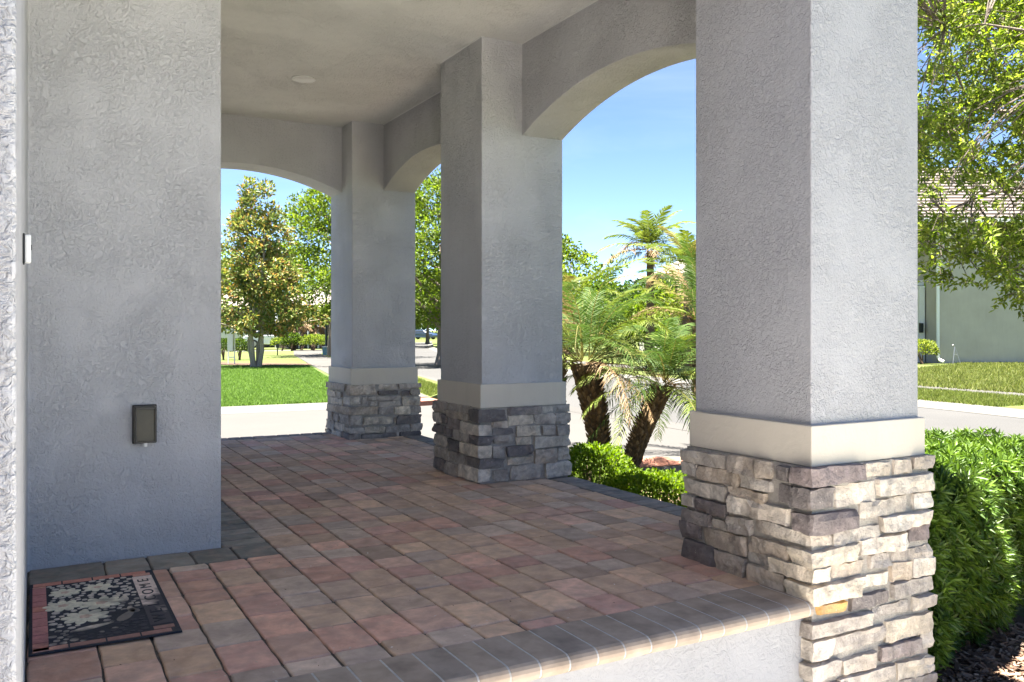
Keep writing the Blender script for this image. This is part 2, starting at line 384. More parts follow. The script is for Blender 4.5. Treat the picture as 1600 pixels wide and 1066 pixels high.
# beyond the street
fe = far_edge[1:8]
sheet('opposite_verge', strip(offset(fe, 0.49), offset(fe, 3.0)), GZ, 'grass_far', 0.12)
sheet('opposite_sidewalk', strip(offset(fe, 3.0), offset(fe, 4.1)), GZ + 0.01, 'concrete', 0.12)
sheet('opposite_lawn', strip(offset(fe, 4.1), [(60, y + 6) for x, y in fe]), GZ, 'grass_far', 0.12)

# ------------------------------------------------------------------ the porch floor: slab, pavers, border, bullnose coping
m = MB(); m.prism([(-0.02, 2.16), (2.96, 2.16), (2.96, 7.68), (-0.02, 7.68)], -0.62, -0.008)
floor = struct(m.build('porch_floor', 'sand_joint'))
m = MB(); m.prism([(-0.02, 2.14), (2.36, 2.14), (2.36, 2.30), (-0.02, 2.30)], -0.62, -0.057); m.build('riser', 'stucco_riser', floor)

REDS = [(0.40, 0.238, 0.188), (0.43, 0.262, 0.205), (0.375, 0.228, 0.19), (0.42, 0.275, 0.22)]
BROWNS = [(0.36, 0.255, 0.195), (0.40, 0.285, 0.215), (0.31, 0.23, 0.185), (0.43, 0.30, 0.22)]
GREYS = [(0.375, 0.295, 0.245), (0.335, 0.272, 0.23), (0.40, 0.32, 0.265)]
CHAR = [(0.25, 0.235, 0.205), (0.29, 0.27, 0.235), (0.215, 0.205, 0.18), (0.32, 0.295, 0.255)]
def slab_piece(x0, x1, y0, y1, zt, col, r=0.006, jit=0.0035, thick=0.05, tumble=1.0):
    """a tumbled paver: wavy outline, rounded top arris, slightly uneven top"""
    nx = max(2, round((x1 - x0) / 0.05)); ny = max(2, round((y1 - y0) / 0.05))
    ring = [(x0 + (x1 - x0) * i / nx, y0) for i in range(nx)] + [(x1, y0 + (y1 - y0) * i / ny) for i in range(ny)] + \
           [(x1 - (x1 - x0) * i / nx, y1) for i in range(nx)] + [(x0, y1 - (y1 - y0) * i / ny) for i in range(ny)]
    cx, cy = (x0 + x1) / 2, (y0 + y1) / 2
    tilt = (random.uniform(-1, 1) * 0.012 * tumble, random.uniform(-1, 1) * 0.012 * tumble); dz = random.uniform(-0.0025, 0.0015) * tumble
    n = len(ring); out = []
    corner = {0, nx, nx + ny, 2 * nx + ny}
    for k, (x, y) in enumerate(ring):
        s = random.uniform(-jit, jit * 0.3) - (0.004 if k in corner else 0)
        d = math.hypot(x - cx, y - cy); out.append((x + (x - cx) / d * s, y + (y - cy) / d * s))
    vs = []
    for inset, z in ((0, zt - thick), (0, zt - r), (r * 0.35, zt - r * 0.3), (r, zt)):
        for (x, y) in out:
            d = math.hypot(x - cx, y - cy); X = x - (x - cx) / d * inset; Y = y - (y - cy) / d * inset
            vs.append((X, Y, z + dz + (X - cx) * tilt[0] + (Y - cy) * tilt[1]))
    vs.append((cx, cy, zt + dz - 0.0005))
    fs = [(l * n + k, l * n + (k + 1) % n, (l + 1) * n + (k + 1) % n, (l + 1) * n + k) for l in range(3) for k in range(n)]
    fs += [(3 * n + k, 3 * n + (k + 1) % n, 4 * n) for k in range(n)]
    return vs, fs, col
def paver_col(x, y):
    near = max(0.0, min(1.0, (4.2 - y) / 2.0)); left = max(0.0, min(1.0, (1.4 - x) / 1.4))
    r = random.random(); pr = 0.22 + 0.22 * near + 0.18 * left
    c = random.choice(REDS) if r < pr else random.choice(GREYS) if r > 0.84 else random.choice(BROWNS)
    k = random.uniform(0.85, 1.16); return tuple(v * k for v in c)
REDS = [tuple(v * k for v, k in zip(c, (1.42, 1.42, 1.36))) for c in REDS]; BROWNS = [tuple(v * k for v, k in zip(c, (1.42, 1.40, 1.32))) for c in BROWNS]; GREYS = [tuple(v * k for v, k in zip(c, (1.40, 1.36, 1.30))) for c in GREYS]
pieces = []
PW, PX0 = 0.1483, 0.019
def blocked(x0, x1, y0, y1):
    cx, cy = (x0 + x1) / 2, (y0 + y1) / 2
    if cx < 0.709 and cy > 3.62 : return True
    if cx < 0.94 and cy > 3.62 : return True
    for u in (U_NEAR, U_MID, U_FAR):
        if x0 > V0 + 0.03 and x1 < V0 + WB and y0 > u + 0.03 and y1 < u + DB - 0.03: return True
    return False
for k in range(0, 19):
    x1 = PX0 + PW * (k + 1); x0 = -0.017 if k == 0 else x1 - PW; y = 2.325 - random.uniform(0, 0.0)
    first = True
    while y < 7.52:
        L = random.choice([0.15, 0.15, 0.225, 0.225, 0.225]) * (random.uniform(0.45, 1.0) if first else 1.0); first = False
        y1 = y + L
        lim = 7.525 if x1 > 0.94 else 3.62
        if y < lim and y1 > lim - 0.05: y1 = lim
        if y1 <= lim + 1e-6 and not blocked(x0, x1, y, y1):
            pieces.append((x0 + 0.0014, x1 - 0.0014, y + 0.0006, y1 - 0.0006, paver_col(x0, y)))
        y = y1
        if x1 <= 0.94 and y >= 3.62 - 1e-6: break
pieces = [(a, b, c, d, col) for (a, b, c, d, col) in pieces]
def screen_area(p):
    x = (p[0] + p[1]) / 2; y = (p[2] + p[3]) / 2; Z = CT * y + ST * x; return -((p[1] - p[0]) * (p[3] - p[2])) / Z ** 3
def in_view(p):
    x = (p[0] + p[1]) / 2; y = (p[2] + p[3]) / 2; Z = CT * y + ST * x
    px = CX + F * (CT * x - ST * y) / Z
    return px > (36 if y < 3.7 else 340) and YH + F * CAMH / Z < 1090
vis = sorted([p for p in pieces if in_view(p)], key=screen_area); hid = [p for p in pieces if not in_view(p)]
for p in vis[:300]:
    m = MB(); m.add(*slab_piece(p[0], p[1], p[2], p[3], 0.0, p[4])); m.build('paver', 'paver', floor)
m = MB()
for p in vis[300:] + hid: m.add(*slab_piece(p[0], p[1], p[2], p[3], 0.0, p[4]))
o = m.build('far_pavers', 'paver', floor); o['kind'] = 'stuff'
def border(x0, x1, y0, y1, cols=CHAR, k=(0.9, 1.12)):
    c = random.choice(cols); s = random.uniform(*k); m = MB()
    m.add(*slab_piece(x0 + 0.0018, x1 - 0.0018, y0 + 0.0018, y1 - 0.0018, 0.0, tuple(v * s for v in c), tumble=0.6)); m.build('border_paver', 'paver', floor)
x = 0.0                                                     # row in front of the wall
for w in (0.265, 0.16, 0.167, 0.167, 0.167): border(x - 0.018, x - 0.018 + w, 3.622, 3.848); x += w
y = 3.85
while y < 7.4:                                              # row along the side wall
    L = 0.105; border(0.712, 0.9075, y, y + L); y += L
y = 2.76
while y < 7.5:                                              # outer edge on the hedge side
    L = 0.103
    if not (U_MID - 0.06 < y + L / 2 < U_MID + DB + 0.03) and not (y > U_FAR - 0.02): border(2.838, 3.015, y, y + L, [(0.21, 0.195, 0.18), (0.24, 0.22, 0.20), (0.18, 0.172, 0.162)])
    y += L
x = 0.94
while x < 2.38:                                             # outer edge on the alley side
    border(x, x + 0.105, 7.527, 7.70, [(0.26, 0.21, 0.185), (0.30, 0.23, 0.19), (0.22, 0.19, 0.17)]); x += 0.105
# bullnose coping along the front edge
prof = [(0.242, -0.056), (0.045, -0.058)] + [(0.034 - 0.034 * math.sin(t), -0.029 - 0.029 * math.cos(t)) for t in [math.pi * i / 9 for i in range(1, 9)]] + [(0.05, 0.0), (0.242, 0.0)]
x = -0.02; y_front = 2.082
while x < 2.345:
    w = min(0.098, 2.352 - x); c = random.choice([(0.36, 0.285, 0.222), (0.39, 0.31, 0.24), (0.33, 0.27, 0.22), (0.37, 0.30, 0.24)])
    m = MB(); n = len(prof); vs = []
    for xx in (x + 0.0028, x + w - 0.0028):
        for (dy, dz) in prof: vs.append((xx, y_front + dy, dz))
    m.add(vs, [tuple(range(n)), tuple(range(2 * n - 1, n - 1, -1))] + [(i, (i + 1) % n, n + (i + 1) % n, n + i) for i in range(n)], c)
    m.build('coping_stone', 'coping', floor, bevel=0.0015, seg=1)
    x += w
m = MB()                                                    # pale grout between the coping stones
pg = [(0.12 + (dy - 0.12) * 0.988, -0.028 + (dz + 0.028) * 0.965) for dy, dz in prof]; n = len(pg)
m.add([(xx, y_front + dy, dz) for xx in (-0.018, 2.346) for dy, dz in pg],
      [tuple(range(n)), tuple(range(2 * n - 1, n - 1, -1))] + [(i, (i + 1) % n, n + (i + 1) % n, n + i) for i in range(n)])
plain('grout', (0.44, 0.415, 0.385), 0.9, var=0.2, nscale=40); m.build('coping_grout', 'grout', floor)

# ------------------------------------------------------------------ porch columns with stacked-stone pedestals
TONES = {'l': (0.62, 0.565, 0.495), 'c': (0.68, 0.60, 0.49), 'g': (0.44, 0.40, 0.362), 'd': (0.20, 0.18, 0.175), 'p': (0.25, 0.21, 0.208), 'o': (0.62, 0.37, 0.13), 'b': (0.52, 0.44, 0.36), 'w': (0.72, 0.67, 0.60)}
TONES = {k: (v[0] * 0.96, v[1] * 0.94, v[2] * 0.92) for k, v in TONES.items()}
def stone_mesh(lo, hi, tone, seed, rough=1.0):
    """a split-face stone block between lo and hi: rounded, cleft and a little out of square"""
    lo, hi = Vector(lo), Vector(hi); c = (lo + hi) / 2; h = (hi - lo) / 2
    seg = [max(2, min(9, round((hi[i] - lo[i]) / 0.022))) for i in range(3)]
    rd = min(0.006, h.x * 0.6, h.y * 0.6, h.z * 0.6)
    rs = random.Random(seed)
    warp = [[rs.uniform(-1, 1) for _ in range(3)] for _ in range(8)]
    idx = {}; vs = []; fs = []; cl = []
    base = Vector(TONES[tone]) * rs.uniform(0.86, 1.14)
    base2 = Vector(TONES[rs.choice(['d', 'p', 'g', tone] if tone in 'dp' else ['g', 'l', 'b', tone])])
    so = Vector((seed * 3.17 % 50, seed * 1.73 % 50, seed * 0.91 % 50))
    def vert(i, j, k):
        if (i, j, k) in idx: return idx[(i, j, k)]
        t = Vector((i / seg[0] * 2 - 1, j / seg[1] * 2 - 1, k / seg[2] * 2 - 1)); p = Vector((t.x * h.x, t.y * h.y, t.z * h.z))
        q = Vector([max(-h[a] + rd, min(h[a] - rd, p[a])) for a in range(3)]); d = p - q
        if d.length > 1e-6: p = q + d.normalized() * rd * (1.0 if d.length > 0 else 0)
        w = Vector((0, 0, 0))
        for a in range(8):
            s = ((1 if a & 1 else -1), (1 if a & 2 else -1), (1 if a & 4 else -1)); k8 = (1 + s[0] * t.x) * (1 + s[1] * t.y) * (1 + s[2] * t.z) / 8
            w += Vector(warp[a]) * k8
        p += Vector((w.x * 0.005, w.y * 0.005, w.z * 0.0045)) * rough
        g = p + c
        n1 = mnoise.noise_vector((g + so) * 14) * 0.0045 + mnoise.noise_vector((g + so) * 45) * 0.004
        cleft = mnoise.cell(((g + so) * 16)) * 0.006
        nd = Vector((d.x / (h.x + 1e-6), d.y / (h.y + 1e-6), 0)); nrm = Vector((0, 0, 0))
        p += n1 * rough + Vector((math.copysign(1, t.x) * (abs(t.x) > 0.99), math.copysign(1, t.y) * (abs(t.y) > 0.99), 0)) * (cleft - 0.003) * rough
        idx[(i, j, k)] = len(vs); vs.append(p + c)
        mixv = max(0, min(1, 0.5 + 1.4 * mnoise.noise((g + so) * 9))) * 0.55
        cl.append(tuple(base.lerp(base2, mixv)))
        return idx[(i, j, k)]
    for ax in range(3):
        a, b = [q for q in range(3) if q != ax]
        for side in (0, seg[ax]):
            for i in range(seg[a]):
                for j in range(seg[b]):
                    f = []
                    for (di, dj) in ((0, 0), (1, 0), (1, 1), (0, 1)):
                        t = [0, 0, 0]; t[ax] = side; t[a] = i + di; t[b] = j + dj; f.append(vert(*t))
                    fs.append(tuple(f))
    return vs, fs, cl
# stones read off the photograph: (x0, x1, y top, y bottom at their middle, tone) in each crop
crop_A = (1060, 690, 220 / 902); crop_B = (1240, 700, 230 / 1226); crop_C = (1240, 880, 230 / 1318)
crop_D = (670, 570, 230 / 1226); crop_E = (490, 550, 210 / 1492)
near_left = [(42,325,68,150,'g'),(345,615,110,215,'b'),(632,722,155,250,'d'),(55,138,138,217,'g'),(142,395,180,262,'b'),(402,608,228,300,'l'),(45,318,255,350,'l'),
 (340,568,308,380,'b'),(638,735,280,395,'d'),(20,120,335,415,'l'),(120,322,375,470,'d'),(335,715,392,500,'l'),(35,218,450,525,'p'),(222,320,500,565,'l'),(322,485,485,582,'g'),
 (60,152,525,620,'d'),(160,458,580,692,'b'),(462,718,630,730,'b'),(48,250,650,778,'d'),(250,440,722,845,'b'),(455,590,715,785,'g'),(440,698,815,945,'b')]
# corner stones: (crop-A left x, right-face crop, right x, mid top, mid bottom, tone)
near_corner = [(735,'B',565,158,285,'p'),(740,'B',320,335,500,'d'),(732,'B',520,530,690,'p'),(495,'B',300,705,815,'l'),(725,'B',525,825,960,'c'),(600,'C',310,25,152,'c'),(705,'C',600,160,315,'c'),
 (840,'C',665,475,600,'g'),(840,'C',350,680,845,'l'),(840,'C',410,880,1020,'g')]
near_right = [('B',580,805,120,240,'l'),('B',815,970,95,220,'b'),('B',975,1120,75,182,'g'),('B',332,672,300,470,'l'),('B',680,1110,235,380,'l'),('B',535,930,425,555,'l'),('B',985,1130,370,500,'w'),
 ('B',310,700,660,785,'g'),('B',705,1110,550,665,'l'),('B',945,1100,645,768,'p'),('B',535,935,735,865,'w'),('B',800,1145,830,925,'g'),('B',600,785,885,990,'g'),
 ('C',325,615,-10,112,'b'),('C',855,1035,-15,148,'b'),('C',1045,1230,-58,105,'l'),('C',605,830,90,212,'l'),('C',865,1195,160,270,'g'),('C',195,475,352,450,'o'),('C',480,850,270,385,'d'),
 ('C',690,1030,358,455,'g'),('C',1045,1210,290,400,'g'),('C',330,800,600,755,'g'),('C',800,1230,478,650,'c'),('C',740,1100,705,835,'p'),('C',1110,1225,618,758,'l'),('C',415,735,812,950,'l'),
 ('C',890,1250,848,990,'c'),('C',380,890,962,1085,'l'),('C',900,1250,1010,1110,'g')]
mid_right = [(650,930,350,420,'d'),(940,1040,345,398,'l'),(1055,1165,335,392,'g'),(525,650,470,522,'l'),(655,860,425,500,'c'),(870,1045,405,490,'g'),(1050,1155,405,487,'g'),(520,710,530,577,'d'),
 (730,930,510,587,'c'),(935,1045,505,582,'g'),(1055,1150,500,582,'g'),(535,710,583,657,'g'),(720,860,600,662,'c'),(870,1165,590,682,'l'),(525,635,675,770,'g'),(640,860,670,755,'d'),(650,865,762,825,'c'),
 (875,1060,700,815,'b'),(1065,1165,690,792,'w'),(530,660,872,967,'g'),(670,945,828,952,'l'),(960,1160,810,932,'w')]
mid_corner = [(350,645,373,470,'d'),(275,505,500,590,'l'),(360,530,597,672,'d'),(270,515,675,772,'c'),(315,640,785,865,'d'),(265,510,872,978,'l')]
mid_left = [(65,150,305,395,'g'),(160,350,330,390,'g'),(145,340,392,450,'b'),(45,105,395,480,'g'),(110,160,415,490,'d'),(165,270,450,535,'p'),(50,145,500,568,'d'),(145,205,530,600,'d'),(215,280,545,625,'g'),
 (285,355,570,645,'g'),(50,100,572,660,'g'),(110,165,595,690,'l'),(170,268,625,725,'d'),(40,175,685,775,'g'),(185,310,735,820,'g'),(65,150,780,870,'d'),(150,262,818,922,'g')]
far_right = [(705,925,360,412,'c'),(940,1175,350,402,'g'),(710,945,428,475,'d'),(970,1065,430,482,'d'),(1065,1170,420,480,'g'),(530,600,500,577,'g'),(605,970,490,537,'g'),(610,710,548,592,'g'),(720,970,545,602,'g'),
 (975,1145,500,588,'c'),(725,885,613,690,'g'),(885,1070,605,687,'c'),(1075,1190,600,677,'g'),(540,875,720,807,'c'),(885,915,725,790,'l'),(920,1160,705,797,'d'),(560,790,830,892,'c'),(800,1060,815,887,'g'),
 (1070,1165,795,872,'g'),(520,905,902,967,'d'),(915,945,890,962,'w'),(950,1165,885,957,'d')]
far_corner = [(375,690,370,477,'b'),(340,520,505,587,'l'),(245,715,605,692,'b'),(305,525,710,807,'g'),(355,560,838,902,'g'),(330,515,910,977,'d')]
far_left = [(150,365,345,407,'g'),(145,250,425,492,'l'),(255,320,440,497,'l'),(195,330,510,582,'l'),(165,240,585,662,'g'),(185,230,670,750,'g'),(235,300,690,770,'g'),(140,235,758,848,'g'),(240,345,790,868,'l'),(140,205,855,912,'g'),(210,320,875,947,'w')]
def px_of(crop, x, y): return crop[0] + x * crop[2], crop[1] + y * crop[2]
SEED = [1]
def pedestal(col, u0, zbase, lefts, corners, rights, crop_l):
    fv, fu = V0 - 0.008, u0 - 0.008                       # reference faces the outlines are read on
    crops = {'B': crop_B, 'C': crop_C, 'D': crop_D, 'E': crop_E}
    def emit(lo, hi, tone, name='stone'):
        SEED[0] += 1
        lo = list(lo); hi = list(hi); lo[2] -= 0.0015; hi[2] += 0.0015
        lo[2] = max(lo[2], zbase + 0.002)
        if hi[2] - lo[2] < 0.015: return
        m = MB(); m.add(*stone_mesh(lo, hi, tone, SEED[0])); m.build(name, 'stone', col, smooth=False)
    def out(): return random.uniform(0.017, 0.032)
    cu1, cv1 = u0 + DB, V0 + WB
    for (x0, x1, yt, yb, t) in lefts:
        ym = (yt + yb) / 2; p0 = on_x(*px_of(crop_l, x0, ym), fv); p1 = on_x(*px_of(crop_l, x1, ym), fv); mx_ = (x0 + x1) / 2
        zt = on_x(*px_of(crop_l, mx_, yt), fv).z; zb = on_x(*px_of(crop_l, mx_, yb), fv).z
        ua, ub = sorted((p0.y, p1.y)); ub = min(ub, cu1 + 0.03)
        if ub > cu1 - 0.03: ub = cu1 + out()
        e = out(); emit((V0 - e, ua, zb), (V0 + 0.08, ub, zt), t)
    for cs in corners:
        if len(cs) == 6: xl, cn, xr, yt, yb, t = cs; cr = crops[cn]
        else: xl, xr, yt, yb, t = cs; cr = crop_l
        cx0 = {'B': 155, 'C': 165}.get(cs[1] if len(cs) == 6 else '', 400); mx_ = (cx0 + xr) / 2
        zt = on_y(*px_of(cr, mx_, yt), fu).z; zb = on_y(*px_of(cr, mx_, yb), fu).z
        vr = on_y(*px_of(cr, xr, (yt + yb) / 2), fu).x
        pl = on_x(*px_of(crop_l, xl, (yt + yb) / 2), fv).y
        e = out() + 0.004; emit((V0 - e, u0 - e, zb), (vr, max(pl, u0 + 0.05), zt), t)
    for rr in rights:
        if len(rr) == 6: cn, x0, x1, yt, yb, t = rr; cr = crops[cn]
        else: x0, x1, yt, yb, t = rr; cr = crop_l
        ym = (yt + yb) / 2; mx_ = (x0 + x1) / 2
        va = on_y(*px_of(cr, x0, ym), fu).x; vb = on_y(*px_of(cr, x1, ym), fu).x
        zt = on_y(*px_of(cr, mx_, yt), fu).z; zb = on_y(*px_of(cr, mx_, yb), fu).z
        if vb > cv1 - 0.04: vb = cv1 + out()
        e = out(); emit((va, u0 - e, zb), (vb, u0 + 0.08, zt), t)
    # the two faces turned away and the courses below the picture: running courses
    zlo = zbase
    for face in ('street', 'back'):
        z = zlo + 0.004
        while z < ZB - 0.03:
            h = min(random.uniform(0.05, 0.085), ZB - 0.006 - z)
            if ZB - 0.006 - z - h < 0.03: h = ZB - 0.006 - z
            a = (u0 + 0.10) if face == 'street' else (V0 + 0.05); end = (cu1 + 0.02) if face == 'street' else (cv1 - 0.09)
            while a < end - 0.02:
                L = min(random.uniform(0.10, 0.24), end - a)
                if end - a - L < 0.06: L = end - a
                e = out(); t = random.choice('lgdcbgl')
                if face == 'street': emit((cv1 - 0.08, a + 0.003, z + 0.002), (cv1 + e, a + L - 0.004, z + h - 0.003), t)
                else: emit((a + 0.003, cu1 - 0.08, z + 0.002), (a + L - 0.004, cu1 + e, z + h - 0.003), t)
                a += L
            z += h
    if u0 == U_NEAR:
        z = -0.60
        while z < -0.30:
            a = V0 - 0.02
            while a < cv1 + 0.01:
                L = min(random.uniform(0.12, 0.24), cv1 + 0.02 - a); emit((a, u0 - out(), z), (a + L - 0.006, u0 + 0.08, z + 0.07), random.choice('lgc')); a += L
            z += 0.075
    m = MB(); m.box((V0 - 0.006, u0 - 0.006, zbase), (cv1 + 0.006, cu1 + 0.006, ZB - 0.001)); m.build('mortar_core', 'mortar', col)
def column(u0, label, zbase, lefts, corners, rights, crop_l, mat):
    c = empty('porch_column', (V0 + WB / 2, u0 + DB / 2, zbase)); tag(c, label, 'column', 'stone-footed porch columns')
    c.location = (0, 0, 0)
    m = MB(); m.box((V0 + OFF, u0 + OFF, ZB + 0.02), (V0 + WB - OFF, u0 + DB - OFF, ZC + 0.03)); m.build('shaft', mat, c, bevel=0.006, seg=3)
    m = MB(); m.box((V0, u0, ZB), (V0 + WB, u0 + DB, ZT)); m.build('trim_band', 'trim_beige', c, bevel=0.004, seg=2)
    pedestal(c, u0, zbase, lefts, corners, rights, crop_l)
    return c
column(U_NEAR, 'nearest grey stucco column on tall grey stone pedestal beside trimmed hedge', -0.60, near_left, near_corner, near_right, crop_A, 'stucco_near_dimmed')
column(U_MID, 'middle grey stucco column standing on pavers with small shrubs beside its stone base', -0.012, mid_left, mid_corner, mid_right, crop_D, 'stucco_grey')
column(U_FAR, 'farthest grey stucco column at the porch corner by the alley', -0.012, far_left, far_corner, far_right, crop_E, 'stucco_grey')

# ------------------------------------------------------------------ the house: walls, arched beams, ceiling, roof
house = empty('porch_house', (0, 0, 0), 'grey stucco house with arched covered porch in the foreground', 'house')
m = MB(); m.prism([(-0.02, 1.35), (-0.02, 3.85), (0.709, 3.85), (0.709, 7.70), (-9, 7.70), (-9, -7), (-1.5, -7), (-1.5, 1.35)], -0.62, ZC + 0.02)
m.build('wall', 'stucco_wall', house, bevel=0.010, seg=3)
def arch_pts(a0, a1, crown, n=40):
    half = (a1 - a0) / 2; rise = crown - ZS; R = (half * half + rise * rise) / (2 * rise); c = (a0 + a1) / 2
    return [(a0 + (a1 - a0) * i / n, crown - R + math.sqrt(max(0, R * R - (a0 + (a1 - a0) * i / n - c) ** 2))) for i in range(n + 1)]
def beam(axis, a0, a1, b0, b1, crown, mat='stucco_grey'):
    """arched beam from a0 to a1 along the axis, b0..b1 thick"""
    pts = arch_pts(a0, a1, crown); n = len(pts); top = ZC + 0.03; vs = []
    for b in (b0, b1):
        for (a, z) in pts: vs.append((b, a, z) if axis == 'y' else (a, b, z))
        for (a, z) in pts: vs.append((b, a, top) if axis == 'y' else (a, b, top))
    fs = []
    for i in range(n - 1):
        fs += [(i, i + 1, n + i + 1, n + i), (2 * n + i + 1, 2 * n + i, 3 * n + i, 3 * n + i + 1), (i + 1, i, 2 * n + i, 2 * n + i + 1), (n + i, n + i + 1, 3 * n + i + 1, 3 * n + i)]
    fs += [(0, n, 3 * n, 2 * n), (n - 1, 3 * n - 1, 4 * n - 1, 2 * n - 1)]
    m = MB(); m.add(vs, fs); return m.build('arched_beam', mat, house, bevel=0.005, seg=2)
OUTX = V0 + WB - OFF - 0.003
beam('y', U_NEAR + DB - OFF - 0.004, U_MID + OFF + 0.004, V0 + BT, OUTX, 2.342)
beam('y', U_MID + DB - OFF - 0.004, U_FAR + OFF + 0.004, V0 + BT, OUTX, 2.342)
beam('x', 0.705, V0 + OFF + 0.004, U_FAR + BT, U_FAR + DB - OFF - 0.003, 2.326)
m = MB(); m.box((-0.03, U_NEAR + 0.05, 2.58), (V0 + OFF + 0.004, U_NEAR + 0.34, ZC + 0.03)); m.build('front_header', 'stucco_grey', house, bevel=0.005)
m = MB(); m.box((-1.6, U_NEAR + 0.03, ZC), (OUTX - 0.01, 7.69, ZC + 0.05)); m.build('ceiling', 'stucco_ceiling', house)
# hip roofs with boxed eaves: over the house and over the porch
ez = ZC + 0.06
def hip(ex0, ex1, ey0, ey1, rise):
    m = MB(); cxr = (ex0 + ex1) / 2; hw = min((ex1 - ex0) / 2, (ey1 - ey0) / 2 - 0.05)
    m.add([(ex0, ey0, ez), (ex1, ey0, ez), (ex1, ey1, ez), (ex0, ey1, ez), (cxr, ey0 + hw, ez + rise), (cxr, ey1 - hw, ez + rise)],
          [(0, 1, 4), (1, 2, 5, 4), (2, 3, 5), (3, 0, 4, 5), (3, 2, 1, 0)], (0.25, 0.21, 0.18))
    m.build('roof', 'tile_roof', house)
    m = MB(); m.box((ex0, ey1 - 0.02, ez - 0.10), (ex1, ey1 + 0.02, ez - 0.002)); m.box((ex1 - 0.02, ey0, ez - 0.10), (ex1 + 0.02, ey1 - 0.02, ez - 0.002)); m.box((ex0, ey0 - 0.02, ez - 0.10), (ex1, ey0 + 0.02, ez - 0.002)); m.build('fascia', 'white_paint', house)
hip(-9.5, -1.15, -7.5, 8.13, 1.7)
hip(-1.10, 3.005, 1.97, 7.80, 0.7)

# recessed ceiling lamp
lp = empty('recessed_light', (1.685, 6.076, ZC), 'round white recessed light in the porch ceiling', 'light')
m = MB(); m.lathe((0, 0, 0), [(0.070, -0.001), (0.085, -0.001), (0.086, -0.006), (0.078, -0.009), (0.071, -0.005)], 40); m.build('trim_ring', 'lamp_trim', lp, smooth=True)
m = MB(); m.lathe((0, 0, 0), [(0.071, -0.001), (0.071, -0.003), (0.05, -0.0035), (0.01, -0.004)], 32); m.build('lens', 'lamp_lens', lp, smooth=True)

# outdoor outlet with bubble cover
ob = empty('outlet_cover', (0.402, 3.85, 0.548), 'bronze weatherproof outlet cover low on the stucco wall', 'outlet')
m = MB(); m.box((-0.047, -0.012, -0.080), (0.047, -0.0005, 0.080)); m.build('back_plate', 'bronze_dark', ob, bevel=0.004)
m = MB()
a0, b0, a1, b1 = 0.044, 0.077, 0.038, 0.070
m.add([(-a0, -0.012, -b0), (a0, -0.012, -b0), (a0, -0.012, b0), (-a0, -0.012, b0), (-a1, -0.055, -b1), (a1, -0.055, -b1), (a1, -0.050, b1), (-a1, -0.050, b1)],
      [(0, 1, 5, 4), (1, 2, 6, 5), (2, 3, 7, 6), (3, 0, 4, 7), (4, 5, 6, 7), (3, 2, 1, 0)]); m.build('bubble_cover', 'bronze_plastic', ob, bevel=0.006, seg=3)
m = MB()
for (xa, xb, za, zb) in ((-0.040, 0.040, -0.073, -0.066), (-0.040, 0.040, 0.064, 0.071), (-0.040, -0.034, -0.066, 0.064), (0.034, 0.040, -0.066, 0.064)): m.box((xa, -0.060, za), (xb, -0.049, zb))
m.build('cover_rim', 'bronze_dark', ob, bevel=0.0015, seg=1)
m = MB(); m.box((-0.006, -0.048, -0.090), (0.006, -0.036, -0.068)); m.build('latch', 'white_plastic', ob, bevel=0.002)

# door bell on the left wall
db = empty('door_bell', (-0.02, 2.13, 1.112), 'small white and black door bell button at the wall corner', 'door bell')
m = MB(); m.box((0.0005, -0.020, -0.033), (0.0045, 0.020, 0.033)); m.build('back_plate', 'black_plastic', db, bevel=0.002)
m = MB(); m.box((0.0045, -0.0205, -0.030), (0.0160, 0.016, 0.030)); m.build('cover', 'white_plastic', db, bevel=0.003)
m = MB(); m.tube([(0.0160, 0, 0.004), (0.0178, 0, 0.004)], 0.006, 16); m.build('button', 'black_plastic', db)

# ------------------------------------------------------------------ welcome mat
mat_x0, mat_x1, mat_y0, mat_y1 = -0.012, 0.403, 2.818, 3.588
mt = empty('door_mat', (mat_x0, mat_y0, 0.003), 'worn dark rubber welcome mat with pebble and flower pattern', 'door mat')
MW, ML = mat_x1 - mat_x0, mat_y1 - mat_y0
m = MB(); m.box((0, 0, 0), (MW, ML, 0.006)); m.build('backing', 'rubber', mt, bevel=0.002)
def worn_print(name, col, amount=1.0):
    """faded print: soot-dark wear patches with their own shape"""
    mm, nt, p, o = new_mat(name); v = coords(nt)
    sx = N(nt, 'ShaderNodeSeparateXYZ'); nt.links.new(v, sx.inputs[0])
    # foot-worn dirt towards the tread side of the mat
    a = N(nt, 'ShaderNodeMath', operation='MULTIPLY_ADD'); a.inputs[1].default_value = 1.0; a.inputs[2].default_value = 0.46; nt.links.new(sx.outputs['X'], a.inputs[0])
    b = N(nt, 'ShaderNodeMath', operation='MULTIPLY_ADD'); b.inputs[1].default_value = -0.85; nt.links.new(sx.outputs['Y'], b.inputs[0]); nt.links.new(a.outputs[0], b.inputs[2])
    c = N(nt, 'ShaderNodeMath', operation='ADD'); nt.links.new(b.outputs[0], c.inputs[0])
    nn = N(nt, 'ShaderNodeMath', operation='MULTIPLY_ADD'); nn.inputs[1].default_value = 1.0; nn.inputs[2].default_value = -0.5; nt.links.new(noise(nt, v, 7, 3, 0.6), nn.inputs[0]); nt.links.new(nn.outputs[0], c.inputs[1])
    f = ramp(nt, c.outputs[0], [(0.36, 0.0), (0.52, 0.95 * amount)])
    g = ramp(nt, noise(nt, v, 60, 4, 0.7), [(0.3, 0.7), (0.7, 1.1)])
    nt.links.new(mixc(nt, f, mul(nt, col, g), (0.020, 0.021, 0.034)), p.inputs['Base Color']); p.inputs['Roughness'].default_value = 0.75
worn_print('print_brick', (0.66, 0.27, 0.20), 0.55); worn_print('print_red', (0.58, 0.24, 0.22), 0.55); worn_print('print_peach', (0.70, 0.36, 0.27), 0.55)
